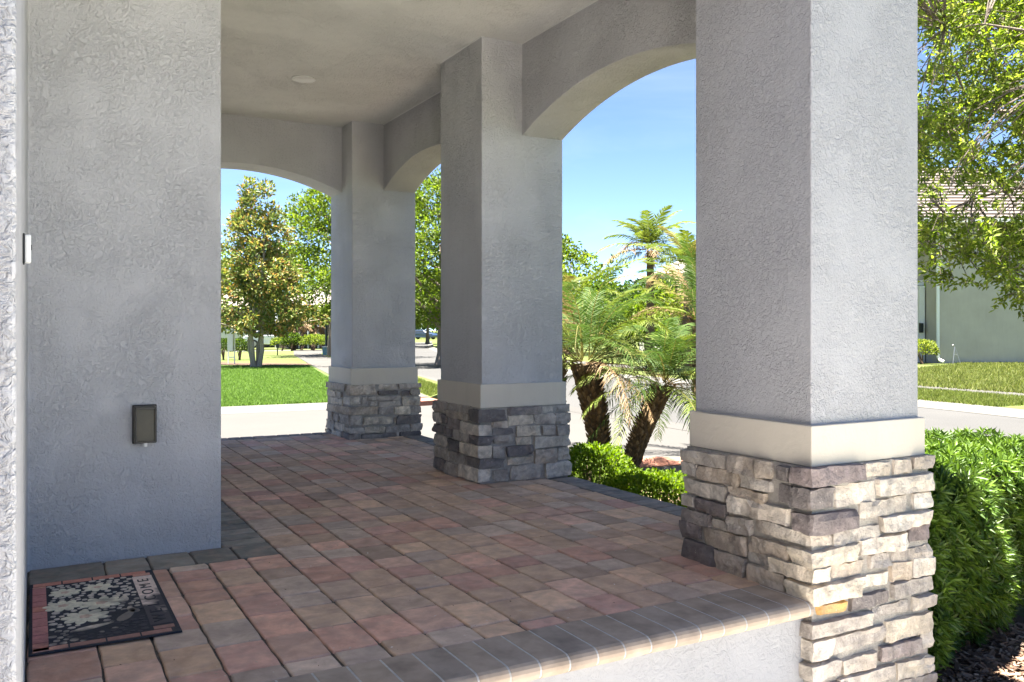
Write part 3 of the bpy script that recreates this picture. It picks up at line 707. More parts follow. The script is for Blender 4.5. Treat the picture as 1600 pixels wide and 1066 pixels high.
worn_print('print_flower', (0.82, 0.75, 0.58), 0.7); worn_print('print_leaf', (0.68, 0.58, 0.46), 0.75); worn_print('print_pebble', (0.66, 0.57, 0.48)); worn_print('print_banner', (0.80, 0.64, 0.56)); worn_print('print_centre', (0.70, 0.50, 0.38), 0.7)
def piece(name, poly, z0, z1, mtl, parent):
    m = MB(); m.prism(poly, z0, z1); return m.build(name, mtl, parent)
def rect(x0, x1, y0, y1): return [(x0, y0), (x1, y0), (x1, y1), (x0, y1)]
zt0, zt1 = 0.0055, 0.0075
# brick border: left side, far side, near side, right corner pieces
y = 0.012
for i, L in enumerate((0.075, 0.078, 0.085, 0.085, 0.075, 0.06, 0.06, 0.085, 0.085, 0.06)):
    if y + L > ML - 0.05: L = ML - 0.05 - y
    piece('border_brick', rect(0.010, 0.052, y + 0.003, y + L - 0.003), zt0, zt1, random.choice(['print_peach', 'print_red', 'print_brick', 'print_red']), mt); y += L
    if y >= ML - 0.051: break
for (yy0, yy1, mtl) in ((ML - 0.047, ML - 0.008, 'print_brick'), (0.010, 0.040, 'print_peach')):
    x = 0.010
    for L in (0.095, 0.10, 0.095, 0.09):
        piece('border_brick', rect(x + 0.002, min(x + L, MW - 0.012) - 0.003, yy0, yy1), zt0, zt1, mtl, mt); x += L
piece('banner', rect(0.335, 0.402, 0.095, 0.69), zt0, zt1, 'print_banner', mt)
for yy in (0.048, 0.698): piece('border_brick', rect(0.340, 0.400, yy, yy + 0.03), zt0, zt1, 'print_peach', mt)
for i, ch in enumerate('WELCOME'):
    cu = bpy.data.curves.new('letter', 'FONT'); cu.body = ch; cu.size = 0.064; cu.align_x = 'CENTER'; cu.align_y = 'CENTER'; cu.extrude = 0.0006
    to = bpy.data.objects.new('letter', cu); COL.objects.link(to)
    dg = bpy.context.evaluated_depsgraph_get(); me = bpy.data.meshes.new_from_object(to.evaluated_get(dg)); bpy.data.objects.remove(to)
    to = bpy.data.objects.new('letter', me); COL.objects.link(to); me.materials.clear(); me.materials.append(MATS['rubber']); to.parent = mt
    to.location = (0.3685, 0.392 + (i - 3) * 0.078, 0.0082); to.rotation_euler = (0, 0, math.radians(90)); to.scale = (1.2, 0.85, 1)
def flower(cx_, cy_, r, petals, mtl, a0=0.0, squash=1.0):
    pts = []
    for i in range(petals * 8):
        a = 2 * math.pi * i / (petals * 8) + a0; k = 0.62 + 0.38 * abs(math.cos(a * petals / 2 - a0 * petals / 2)) ** 0.7
        pts.append((cx_ + math.cos(a) * r * k * squash, cy_ + math.sin(a) * r * k))
    return pts
for (fx, fy, fr, n) in ((0.11, 0.60, 0.052, 8), (0.215, 0.615, 0.05, 8), (0.10, 0.44, 0.062, 9), (0.215, 0.415, 0.07, 9), (0.16, 0.285, 0.072, 9)):
    fl = piece('flower', flower(fx, fy, fr, n, None, random.random()), zt0, zt1 + 0.0006, 'print_flower', mt)
    piece('flower_centre', flower(fx, fy, fr * 0.28, 5, None), zt1 + 0.0006, zt1 + 0.0012, 'print_centre', fl)
for (lx, ly, L, w, a) in ((0.285, 0.43, 0.075, 0.032, 1.4), (0.28, 0.24, 0.12, 0.035, 1.1), (0.18, 0.17, 0.12, 0.03, 0.3), (0.30, 0.29, 0.07, 0.03, 1.9)):
    pts = []
    for i in range(16):
        t = 2 * math.pi * i / 16; ax, ay = math.cos(t) * L / 2, math.sin(t) * w / 2 * (1 - 0.5 * math.cos(t)); pts.append((lx + ax * math.cos(a) - ay * math.sin(a), ly + ax * math.sin(a) + ay * math.cos(a)))
    piece('leaf_motif', pts, zt0, zt1, 'print_leaf', mt)
m = MB(); placed = []
for i in range(6000):
    px_, py_ = random.uniform(0.062, 0.325), random.uniform(0.05, ML - 0.055); r = random.uniform(0.0075, 0.0135)
    if any((px_ - a) ** 2 + (py_ - b) ** 2 < (r + c + 0.0028) ** 2 for a, b, c in placed): continue
    if any((px_ - fx) ** 2 + (py_ - fy) ** 2 < (fr * 0.92 + r) ** 2 for fx, fy, fr in ((0.11, 0.60, 0.052), (0.215, 0.615, 0.05), (0.10, 0.44, 0.062), (0.215, 0.415, 0.07), (0.16, 0.285, 0.072), (0.285, 0.43, 0.036), (0.28, 0.24, 0.05), (0.18, 0.17, 0.05))): continue
    placed.append((px_, py_, r)); k = random.uniform(0.7, 1.0); a0 = random.random() * 3; sq = random.uniform(0.7, 1.1)
    m.prism([(px_ + math.cos(a0 + t * 0.7854) * r * random.uniform(0.85, 1.1), py_ + math.sin(a0 + t * 0.7854) * r * sq) for t in range(8)], zt0, zt1)
o = m.build('pebble_pattern', 'print_pebble', mt); o['kind'] = 'stuff'

# ------------------------------------------------------------------ plants near the porch
def shell_points(n, fn):
    """rejection-sample n points with fn(P)->bool mask from a box generator"""
    out = []
    while sum(len(o) for o in out) < n:
        out.append(fn(n))
    return np.concatenate(out)[:n]

# podocarpus hedge by the nearest column: rosettes of narrow leaves on a clipped block
def podocarpus():
    root = empty('clipped_hedge', (3.5, 2.5, GZ), 'clipped dark green hedge of narrow needle-like leaves beside the nearest column', 'hedge')
    o0 = np.array([3.06, 2.14]); e1 = np.array([0.975, 0.222]); e2 = np.array([-0.222, 0.975]); Lh, Dh = 1.7, 0.85
    ztop, zbot = 0.335, -0.46
    P, Nn = [], []
    def add(a, b, z, nrm): P.append(np.stack([o0[0] + e1[0] * a + e2[0] * b, o0[1] + e1[1] * a + e2[1] * b, z], 1)); Nn.append(nrm)
    n = 1250                                                 # front face
    a, z = RNG.uniform(0.0, Lh, n), zbot + (ztop - zbot) * RNG.uniform(0, 1, n) ** 0.85
    inset = np.where(z < -0.2, (-0.2 - z) * 0.45, 0) + np.where(z > 0.25, (z - 0.25) ** 2 * 6, 0) + 0.035 * np.sin(a * 9 + z * 7) + RNG.uniform(-0.03, 0.06, n)
    f = np.tile([-e2[0], -e2[1], 0.75], (n, 1)); add(a, inset, z, f)
    n = 1200                                                 # top
    a, b = RNG.uniform(0, Lh, n), RNG.uniform(0, Dh, n)
    add(a, b, ztop + 0.03 * np.sin(a * 6) * np.cos(b * 8) + RNG.uniform(-0.05, 0.02, n) - 0.12 * np.clip((0.12 - b) / 0.12, 0, 1), np.tile([0.1, -0.1, 1.0], (n, 1)))
    n = 500                                                  # end by the column
    b, z = RNG.uniform(0, Dh, n), RNG.uniform(zbot, ztop, n)
    add(RNG.uniform(-0.02, 0.06, n), b, z, np.tile([-e1[0], -e1[1], 0.3], (n, 1)))
    n = 500                                                  # back
    a, z = RNG.uniform(0, Lh, n), RNG.uniform(zbot + 0.1, ztop, n); add(a, Dh + RNG.uniform(-0.05, 0.02, n), z, np.tile([e2[0], e2[1], 0.3], (n, 1)))
    P = np.concatenate(P); Nn = unit(np.concatenate(Nn) + RNG.normal(0, 0.28, (len(P), 3)))
    k = P[:, 0] > 3.035; P, Nn = P[k], Nn[k]
    V, C = [], []; nl = 17
    t1 = unit(np.cross(Nn, rnd_dir(len(P)))); t2 = np.cross(Nn, t1)
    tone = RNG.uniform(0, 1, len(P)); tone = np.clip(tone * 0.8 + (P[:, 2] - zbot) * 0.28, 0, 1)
    for i in range(nl):
        an = 2 * math.pi * i * 0.381966; elev = 0.05 + 0.95 * (i / nl)
        D = (t1 * math.cos(an) + t2 * math.sin(an)) * np.cos(elev * RNG.uniform(0.8, 1.2, (len(P), 1))) + Nn * np.sin(elev)
        D[:, 2] -= 0.06
        L = RNG.uniform(0.05, 0.082, len(P)) * (1 - 0.35 * i / nl); W = RNG.uniform(0.010, 0.0145, len(P))
        V.append(leaves(P - Nn * 0.02 * (1 - i / nl), D, L, W, 0.0, 0.15))
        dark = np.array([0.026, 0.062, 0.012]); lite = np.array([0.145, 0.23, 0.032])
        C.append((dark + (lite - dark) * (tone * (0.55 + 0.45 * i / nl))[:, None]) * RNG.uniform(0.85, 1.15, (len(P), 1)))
    # darker leaves inside
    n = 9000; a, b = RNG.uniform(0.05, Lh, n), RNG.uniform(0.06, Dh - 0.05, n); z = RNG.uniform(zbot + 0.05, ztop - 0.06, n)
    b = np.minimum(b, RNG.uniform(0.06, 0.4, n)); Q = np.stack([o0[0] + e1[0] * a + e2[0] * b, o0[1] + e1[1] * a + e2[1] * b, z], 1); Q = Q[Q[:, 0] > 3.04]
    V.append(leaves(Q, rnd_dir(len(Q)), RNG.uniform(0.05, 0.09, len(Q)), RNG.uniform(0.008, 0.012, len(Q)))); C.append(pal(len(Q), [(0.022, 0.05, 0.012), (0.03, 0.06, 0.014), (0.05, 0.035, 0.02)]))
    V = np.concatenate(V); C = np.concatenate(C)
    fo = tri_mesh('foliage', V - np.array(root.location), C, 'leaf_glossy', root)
    m = MB()
    for i in range(70):
        a = random.uniform(0.08, Lh); b = random.uniform(0.12, Dh - 0.1); p0 = Vector((o0[0] + e1[0] * a + e2[0] * b, o0[1] + e1[1] * a + e2[1] * b, GZ - 0.03))
        if p0.x < 3.1: continue
        p1 = p0 + Vector((random.uniform(-0.1, 0.1), random.uniform(-0.1, 0.1), random.uniform(0.5, 0.8))); mid_ = (p0 + p1) / 2 + Vector((random.uniform(-0.05, 0.05), random.uniform(-0.05, 0.05), 0))
        m.tube([p0 - Vector(root.location), mid_ - Vector(root.location), p1 - Vector(root.location)], [0.010, 0.007, 0.003], 5, (0.10, 0.065, 0.045))
    m.build('stems', 'bark', root)
podocarpus()

def leaf_bush(name, label, c, rx, ry, h, n, ll, lw, cols, group=None, cat='shrub', mat='leaf', zb=None, lump=0.16, power=2.6, up=0.5):
    """rounded clipped shrub: leaves over a lumpy superellipsoid and stems within"""
    zb = GZ if zb is None else zb
    root = empty(name, (c[0], c[1], zb), label, cat, group)
    d = rnd_dir(n); d[:, 2] = np.abs(d[:, 2]) * 1.15 - 0.15; d = unit(d)
    r = (np.abs(d) ** power).sum(1) ** (-1 / power)
    lum = 1 + lump * np.sin(d[:, 0] * 7 + c[0] * 3) * np.sin(d[:, 1] * 6 + c[1]) * np.cos(d[:, 2] * 5) + 0.06 * np.sin(d[:, 0] * 17) * np.sin(d[:, 2] * 15 + d[:, 1] * 11)
    r = r * lum * (1 - np.abs(RNG.normal(0, 0.12, n)))
    P = np.stack([d[:, 0] * r * rx, d[:, 1] * r * ry, h * 0.5 + d[:, 2] * r * h * 0.52], 1); P[:, 2] = np.maximum(P[:, 2], 0.02)
    D = unit(d * 0.9 + rnd_dir(n) * 0.9 + np.array([0, 0, up]))
    V = leaves(P, D, RNG.uniform(0.7, 1.2, n) * ll, RNG.uniform(0.8, 1.2, n) * lw)
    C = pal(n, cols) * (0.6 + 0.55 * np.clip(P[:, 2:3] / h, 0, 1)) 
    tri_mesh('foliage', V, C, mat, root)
    m = MB()
    for i in range(9):
        a = random.random() * 6.28; q = random.uniform(0.1, 0.6)
        m.tube([(random.uniform(-0.1, 0.1) * rx, random.uniform(-0.1, 0.1) * ry, -0.02), (math.cos(a) * rx * q * 0.5, math.sin(a) * ry * q * 0.5, h * 0.4), (math.cos(a) * rx * q, math.sin(a) * ry * q, h * 0.8)], [0.012 * h / 0.5, 0.008 * h / 0.5, 0.003], 5, (0.10, 0.07, 0.05))
    m.build('stems', 'bark', root)
    return root
BOX = [(0.096, 0.160, 0.013), (0.128, 0.200, 0.018), (0.068, 0.120, 0.011), (0.168, 0.232, 0.024)]
g = 'small clipped shrubs along the porch edge'
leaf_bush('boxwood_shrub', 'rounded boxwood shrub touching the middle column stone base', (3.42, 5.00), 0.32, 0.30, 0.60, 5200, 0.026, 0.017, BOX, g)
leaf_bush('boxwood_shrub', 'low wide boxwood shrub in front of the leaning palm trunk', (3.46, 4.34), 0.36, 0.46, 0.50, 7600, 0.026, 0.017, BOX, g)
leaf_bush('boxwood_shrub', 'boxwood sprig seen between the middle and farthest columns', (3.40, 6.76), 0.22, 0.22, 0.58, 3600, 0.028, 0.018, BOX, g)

# pygmy date palms
def frond_mesh(L, droop, seed, nl=46, leafL=0.17, leafW=0.011, curve=1.0, col=(0.05, 0.09, 0.02), tip=(0.09, 0.13, 0.03), brown=0.0):
    """an arching feather frond along +X rising in +Z; returns leaf quads, colours and rachis points"""
    rs = np.random.default_rng(seed)
    t = np.linspace(0, 1, 24); ang = 0.0 - droop * t ** 1.5 * curve
    dx, dz = np.cos(ang), np.sin(ang); X = np.concatenate([[0], np.cumsum(dx[:-1])]) * L / 23; Z = np.concatenate([[0], np.cumsum(dz[:-1])]) * L / 23
    Y = 0.05 * L * np.sin(t * 2 + seed) * rs.uniform(-1, 1)
    rach = np.stack([X, np.full_like(X, 0) + Y, Z], 1)
    P, D, LL = [], [], []
    for side in (-1, 1):
        tt = np.linspace(0.12, 0.995, nl) + rs.uniform(-0.006, 0.006, nl); tt = np.clip(tt, 0, 1)
        p = np.stack([np.interp(tt, t, rach[:, k]) for k in range(3)], 1)
        a = np.interp(tt, t, ang); fw = np.stack([np.cos(a), np.zeros(nl), np.sin(a)], 1); up = np.stack([-np.sin(a), np.zeros(nl), np.cos(a)], 1); sd = np.array([0, side, 0])
        sweep = 0.35 + 0.75 * tt[:, None] ** 1.3
        d = sd * 1.0 + fw * sweep + up * (0.30 - 0.25 * tt[:, None]) + rs.normal(0, 0.12 + 0.25 * brown, (nl, 3)); d[:, 2] -= 0.25 + 0.5 * brown
        P.append(p); D.append(unit(d)); LL.append(leafL * (np.sin(np.clip(tt, 0.02, 1) * 2.6 + 0.45) * 0.75 + 0.25) * rs.uniform(0.8, 1.15, nl))
    P, D, LL = np.concatenate(P), np.concatenate(D), np.concatenate(LL)[:, None]
    S = unit(np.cross(D, np.array([0.2, 0.1, 1.0]))); W = leafW
    q1 = P + D * LL * 0.55 + np.array([0, 0, 0.02]) * LL; q2 = P + D * LL + np.array([0, 0, -0.22]) * LL
    V = np.stack([P - S * W * 0.35, P + S * W * 0.35, q1 + S * W * 0.5, q1 - S * W * 0.5, q2], 1)
    mixv = rs.uniform(0, 1, (len(P), 1)); C = np.array(col) * (1 - mixv) + np.array(tip) * mixv
    return V, C, rach
def place_frond(root, org, az, el, L, droop, seed, **kw):
    V, C, rach = frond_mesh(L, droop, seed, **kw)
    ce, se, ca, sa = math.cos(el), math.sin(el), math.cos(az), math.sin(az)
    roll = random.uniform(-0.5, 0.5); cr, sr = math.cos(roll), math.sin(roll)
    Rr = np.array([[1, 0, 0], [0, cr, -sr], [0, sr, cr]]); R1 = np.array([[ce, 0, -se], [0, 1, 0], [se, 0, ce]]); R2 = np.array([[ca, -sa, 0], [sa, ca, 0], [0, 0, 1]]); R = R2 @ R1 @ Rr
    V = V @ R.T + org; rach = rach @ R.T + org
    # rachis as a thin triangular stem joined to its leaflets
    rw = np.linspace(0.010, 0.002, len(rach))[:, None] * (L / 1.4); sdv = np.array([-sa, ca, 0]) * rw; upv = np.array([0, 0, 1]) * rw * 0.7
    segs = []
    for o1, o2 in ((sdv, -sdv), (upv, -upv)):
        segs.append(np.stack([rach[:-1] + o1[:-1], rach[:-1] + o2[:-1], rach[1:] + o2[1:], rach[1:] + o1[1:], (rach[1:] + o1[1:] + rach[1:] + o2[1:]) / 2], 1))
    segs = np.concatenate(segs); rc = np.array([[0.16, 0.15, 0.05]]) if kw.get('brown', 0) < 0.3 else np.array([[0.22, 0.14, 0.07]])
    allV = np.concatenate([V, segs]); allC = np.concatenate([C, np.repeat(rc, len(segs), 0)])
    return tri_mesh('frond', allV, allC, 'frond', root, per=5, faces=((0, 1, 2), (0, 2, 3), (3, 2, 4)))
GREEN_F = dict(col=(0.036, 0.070, 0.016), tip=(0.070, 0.110, 0.024)); LIGHT_F = dict(col=(0.085, 0.125, 0.020), tip=(0.14, 0.165, 0.034)); BROWN_F = dict(col=(0.22, 0.15, 0.08), tip=(0.28, 0.20, 0.115), brown=0.6); TAN_F = dict(col=(0.19, 0.15, 0.055), tip=(0.16, 0.155, 0.04), brown=0.25)
def palm(name, label, base, head, r0, r1, nf, L, seed, group=None, brown_share=0.12, light_share=0.3, rough=True, el_rng=(-0.75, 1.45), leafL=0.19, nl=44, leafW=0.0095, cat='palm tree'):
    random.seed(seed); base = Vector(base); head = Vector(head)
    root = empty(name, base, label, cat, group)
    hd = head - base; m = MB(); n = 12; bow = Vector((-hd.y, hd.x, 0)) * 0.0 + Vector((0.0, 0.0, 0))
    pts = [Vector((hd.x * (t ** 1.25), hd.y * (t ** 1.25), hd.z * t - (0.05 if t == 0 else 0))) for t in [i / n for i in range(n + 1)]]
    rad = [r0 + (r1 - r0) * (i / n) ** 1.3 for i in range(n + 1)]; m.tube(pts, rad, 12, (0.10, 0.07, 0.045)); m.build('trunk', 'bark', root)
    if rough:                                                # old leaf bases, one spiral of stubs
        m = MB(); k = 0; tot = 320
        for i in range(tot):
            t = i / tot; p = Vector([np.interp(t * n, range(n + 1), [q[a] for q in pts]) for a in range(3)]); r = np.interp(t * n, range(n + 1), rad); a = i * 2.39996 + random.uniform(-0.2, 0.2)
            o_ = Vector((math.cos(a), math.sin(a), 0)); s_ = Vector((-math.sin(a), math.cos(a), 0)); w = r * 0.24; l = r * random.uniform(0.25, 0.5)
            b0_ = p + o_ * r * 0.86; tipv = p + o_ * (r + l * 0.75) + Vector((0, 0, l * 0.95)); c = random.choice([(0.12, 0.08, 0.045), (0.16, 0.105, 0.06), (0.08, 0.055, 0.033), (0.21, 0.145, 0.085)])
            m.add([b0_ - s_ * w, b0_ + s_ * w, tipv + s_ * w * 0.35, tipv - s_ * w * 0.35, b0_ + Vector((0, 0, -w * 1.1)) + o_ * w * 0.4, tipv - Vector((0, 0, w * 0.7))], [(0, 1, 2, 3), (4, 0, 3, 5), (1, 4, 5, 2), (3, 2, 5), (0, 4, 1)], c)
        m.build('leaf_bases', 'bark', root)
    org0 = np.array(hd)
    for i in range(nf):
        q = (i + 0.5) / nf; az = i * 2.39996 + random.uniform(-0.3, 0.3); el = el_rng[0] + (el_rng[1] - el_rng[0]) * q ** 0.8
        org = org0 + np.array([math.cos(az), math.sin(az), 0]) * r1 * 0.5 + np.array([0, 0, 0.06 * q * L])
        u = random.random(); st = BROWN_F if (q < 0.3 and u < brown_share * 2.2) or u < brown_share * 0.5 else TAN_F if u < brown_share * 1.1 else LIGHT_F if u < brown_share + light_share else GREEN_F
        place_frond(root, org, az, el, L * random.uniform(0.8, 1.12) * (1 - 0.25 * q ** 3), random.uniform(1.0, 1.7) * (1.0 if el > 0 else 0.6), seed * 100 + i, leafL=leafL, nl=nl, leafW=leafW, **st)
    return root
g = 'pygmy palms behind the porch shrubs'
zb = GZ
palm('pygmy_palm', 'pygmy palm with thick shaggy trunk leaning left beside the middle column', base_of(942, 8.9, zb), at_depth(914, 570, 8.9), 0.095, 0.132, 40, 1.38, 3, g, 0.12, 0.28, el_rng=(-0.35, 1.5))
palm('pygmy_palm', 'pygmy palm with shaggy trunk leaning right towards the nearest column', base_of(983, 8.7, zb), at_depth(1036, 604, 8.7), 0.085, 0.105, 38, 1.15, 5, g, 0.06, 0.22, el_rng=(-0.6, 1.45))
palm('pygmy_palm', 'date palm with pale fronds half hidden by the nearest column', base_of(1100, 10.6, zb), at_depth(1094, 500, 10.6), 0.10, 0.13, 26, 1.3, 9, g, 0.15, 0.4, el_rng=(-0.1, 1.5))
palm('pygmy_palm', 'low date palm with dry fronds next to the middle column edge', base_of(868, 10.6, zb), at_depth(868, 512, 10.6), 0.10, 0.13, 24, 1.2, 12, g, 0.35, 0.3, el_rng=(0.0, 1.5))

# ------------------------------------------------------------------ trees
def limb_path(a, b, sag=0.15, n=6):
    a, b = Vector(a), Vector(b); d = b - a; side = Vector((random.uniform(-1, 1), random.uniform(-1, 1), random.uniform(0, 1))) * d.length * sag
    return [a + d * t + side * math.sin(t * math.pi) + Vector((random.uniform(-1, 1), random.uniform(-1, 1), random.uniform(-1, 1))) * d.length * 0.02 * (0 < t < 1) for t in [i / n for i in range(n + 1)]]
def tree(name, label, base, H, trunk_h, trunk_r, prof, n_cl, n_leaf, cl_r, ll, lw, cols, group=None, stems=1, limbs=22, mat='leaf', bark=(0.20, 0.16, 0.13), seed=1, weights=None, flat=0.7, squash=1.0, gaps=0.0, cat='tree', lean=(0, 0)):
    """trunk, limbs and a crown of leaf clumps filling the profile prof(t)->radius, t from crown base to top"""
    random.seed(seed); base = Vector(base); root = empty(name, base, label, cat, group)
    rs = np.random.default_rng(seed)
    t = rs.uniform(0, 1, n_cl * 4) ; az = rs.uniform(0, 2 * math.pi, n_cl * 4); R = np.array([prof(x) for x in t])
    keep = rs.uniform(0, 1, n_cl * 4) < (R / (R.max() + 1e-6)) ** 1.3; t, az, R = t[keep][:n_cl], az[keep][:n_cl], R[keep][:n_cl]
    rr = R * np.sqrt(rs.uniform(0.12, 1.0, len(t))) * (1 + 0.22 * np.sin(az * 3 + t * 9 + seed) + 0.12 * np.sin(az * 7 - t * 17))
    Cn = np.stack([np.cos(az) * rr + lean[0] * t, np.sin(az) * rr * squash + lean[1] * t, trunk_h + t * (H - trunk_h)], 1)
    # leaves
    k = len(Cn); idx = np.repeat(np.arange(k), n_leaf); scl = rs.uniform(0.6, 1.25, k)[idx][:, None] * cl_r
    off = rs.normal(0, 1, (len(idx), 3)); off = off / (np.linalg.norm(off, axis=1, keepdims=True) + 1e-6) * rs.uniform(0.15, 1, (len(idx), 1)) ** 0.5; off[:, 2] *= flat
    P = Cn[idx] + off * scl
    outd = unit(P - np.array([lean[0] * 0.5, lean[1] * 0.5, trunk_h + (H - trunk_h) * 0.35]))
    D = unit(off * 0.8 + outd * 0.5 + rs.normal(0, 0.6, P.shape) + np.array([0, 0, 0.1]))
    n = len(P); V = leaves(P, D, rs.uniform(0.7, 1.25, n) * ll, rs.uniform(0.75, 1.2, n) * lw)
    cc = pal(n, cols, weights) * rs.uniform(0.8, 1.2, k)[idx][:, None]
    tri_mesh('crown', V, cc, mat, root)
    m = MB()
    top = Vector((lean[0] * 0.7, lean[1] * 0.7, trunk_h + (H - trunk_h) * 0.72))
    for s_ in range(stems):
        a = 2 * math.pi * s_ / stems + 0.6; sp = 0.0 if stems == 1 else 1.0
        p0 = Vector((math.cos(a) * trunk_r * 0.9 * sp, math.sin(a) * trunk_r * 0.9 * sp, -0.08)); p1 = Vector((math.cos(a) * trunk_h * 0.22 * sp, math.sin(a) * trunk_h * 0.22 * sp, trunk_h)); p2 = top + Vector((math.cos(a), math.sin(a), 0)) * sp * prof(0.5) * 0.3
        pts = limb_path(p0, p1, 0.05, 4) + limb_path(p1, p2, 0.04, 5)[1:]
        m.tube(pts, [trunk_r * (1.25 if i == 0 else 1.0 - 0.92 * i / (len(pts) - 1)) * (1 if stems == 1 else 0.7) + 0.01 for i in range(len(pts))], 9, bark)
    order = rs.permutation(k)[:limbs]
    for j in order:
        c = Vector(Cn[j]); z0 = max(trunk_h * 0.85, c.z - (0.25 + 0.35 * random.random()) * (math.hypot(c.x, c.y) + 0.6)); z0 = min(z0, top.z * 0.97)
        f = (z0 - trunk_h) / max(0.1, top.z - trunk_h); f = max(0, min(1, f)); a0 = Vector((top.x * f, top.y * f, z0)); r = trunk_r * (0.42 - 0.28 * f)
        pts = limb_path(a0, c, 0.12, 5); m.tube(pts, [r * (1 - 0.85 * i / 5) + 0.006 for i in range(6)], 6, bark, cap=False)
    m.build('trunk', 'bark', root)
    return root
OAK = [(0.091, 0.140, 0.016), (0.119, 0.170, 0.022), (0.064, 0.102, 0.013), (0.151, 0.189, 0.029)]
DARK = [(0.036, 0.068, 0.013), (0.052, 0.088, 0.016), (0.024, 0.048, 0.010)]
MAGN = [(0.089, 0.130, 0.030), (0.163, 0.190, 0.046), (0.284, 0.224, 0.057), (0.327, 0.190, 0.065), (0.224, 0.245, 0.065)]
def round_prof(r, k=0.55): return lambda t: r * max(0.05, math.sin(min(1, max(0, t)) ** k * math.pi * 0.92 + 0.12)) ** 0.8
def cone_prof(r): return lambda t: r * (min(1, t / 0.10 + 0.45)) * max(0.04, (1 - t) ** 0.62) * (1 + 0.12 * math.sin(t * 21))
# magnolia on the far lawn
tree('magnolia_tree', 'tall conical magnolia with bronze tinted leaves on the far lawn', base_of(400, 32.3, GZ), 7.2, 1.35, 0.13, cone_prof(1.95), 370, 34, 0.32, 0.17, 0.08, MAGN, stems=4, limbs=60, mat='leaf_glossy', bark=(0.32, 0.26, 0.20), seed=21, weights=[0.3, 0.3, 0.14, 0.1, 0.16])
# street trees beyond it and down the street
tree('oak_tree', 'light green oak behind the magnolia by the far sidewalk', base_of(520, 46, GZ), 9.6, 2.0, 0.22, round_prof(3.9, 0.6), 420, 46, 0.62, 0.20, 0.10, OAK, 'street oaks', seed=31, limbs=30)
tree('oak_tree', 'large green street oak between the middle and farthest columns', base_of(690, 36, GZ), 7.9, 1.75, 0.24, round_prof(3.3, 0.6), 520, 52, 0.50, 0.15, 0.075, OAK, 'street oaks', seed=33, limbs=34)
for i, (x, Z, H, r, lab) in enumerate(((640, 75, 7.5, 3.4, 'distant oak at the bend hidden behind the farthest column'), (668, 88, 6.8, 3.2, 'small distant street oak above the parked blue car'), (700, 70, 6.5, 3.0, 'distant street oak seen at the edge of the middle column'),
        (560, 80, 9, 4.0, 'distant tree behind the farthest column shaft'), (455, 74, 8.5, 3.8, 'distant oak rising above the tan palms'), (372, 84, 9.5, 4.5, 'distant oak above the pale garage'), (330, 80, 9, 4.2, 'distant oak at the wall edge behind the sign'))):
    tree('oak_tree', lab, base_of(x, Z, GZ), H, 1.9, 0.2, round_prof(r, 0.6), 130, 40, 0.8, 0.34, 0.17, OAK, 'street oaks', seed=40 + i, limbs=10)
# trees behind the palms and behind the house across the street
for i, (x, Z, H, r, lab, cols) in enumerate(((890, 50, 6.6, 3.4, 'pale green tree above the palms beside the middle column', OAK), (950, 60, 4.6, 3.6, 'low green tree behind the dry palm fronds', OAK), (1010, 44, 3.6, 3.4, 'leafy tree behind the taller date palm', DARK), (1065, 40, 3.4, 3.2, 'bushy tree in front of the white house', OAK),
        (1560, 52, 11.5, 4.6, 'dark tree rising behind the tiled roof', DARK), (1640, 50, 11.8, 5.0, 'dark tree right of the tiled roof', DARK), (1430, 60, 9.5, 5.0, 'dark tree behind the nearest column and roof', DARK))):
    tree('background_tree', lab, base_of(x, Z, GZ), H, 0.9, 0.2, round_prof(r, 0.6), 170, 44, 0.75, 0.26, 0.13, cols, 'trees across the street', seed=60 + i, limbs=12)
palm('queen_palm', 'tall queen palm rising above the date palms', base_of(1016, 30, GZ), at_depth(1016, 392, 30), 0.16, 0.12, 26, 2.1, 71, None, 0.1, 0.6, rough=False, el_rng=(-0.5, 1.5), leafL=0.42, nl=40, leafW=0.035)
palm('queen_palm', 'queen palm frond crown behind the upper edge of the nearest column', base_of(1072, 27, GZ), at_depth(1076, 425, 27), 0.16, 0.12, 24, 2.2, 73, None, 0.1, 0.6, rough=False, el_rng=(-0.5, 1.5), leafL=0.42, nl=40, leafW=0.035)

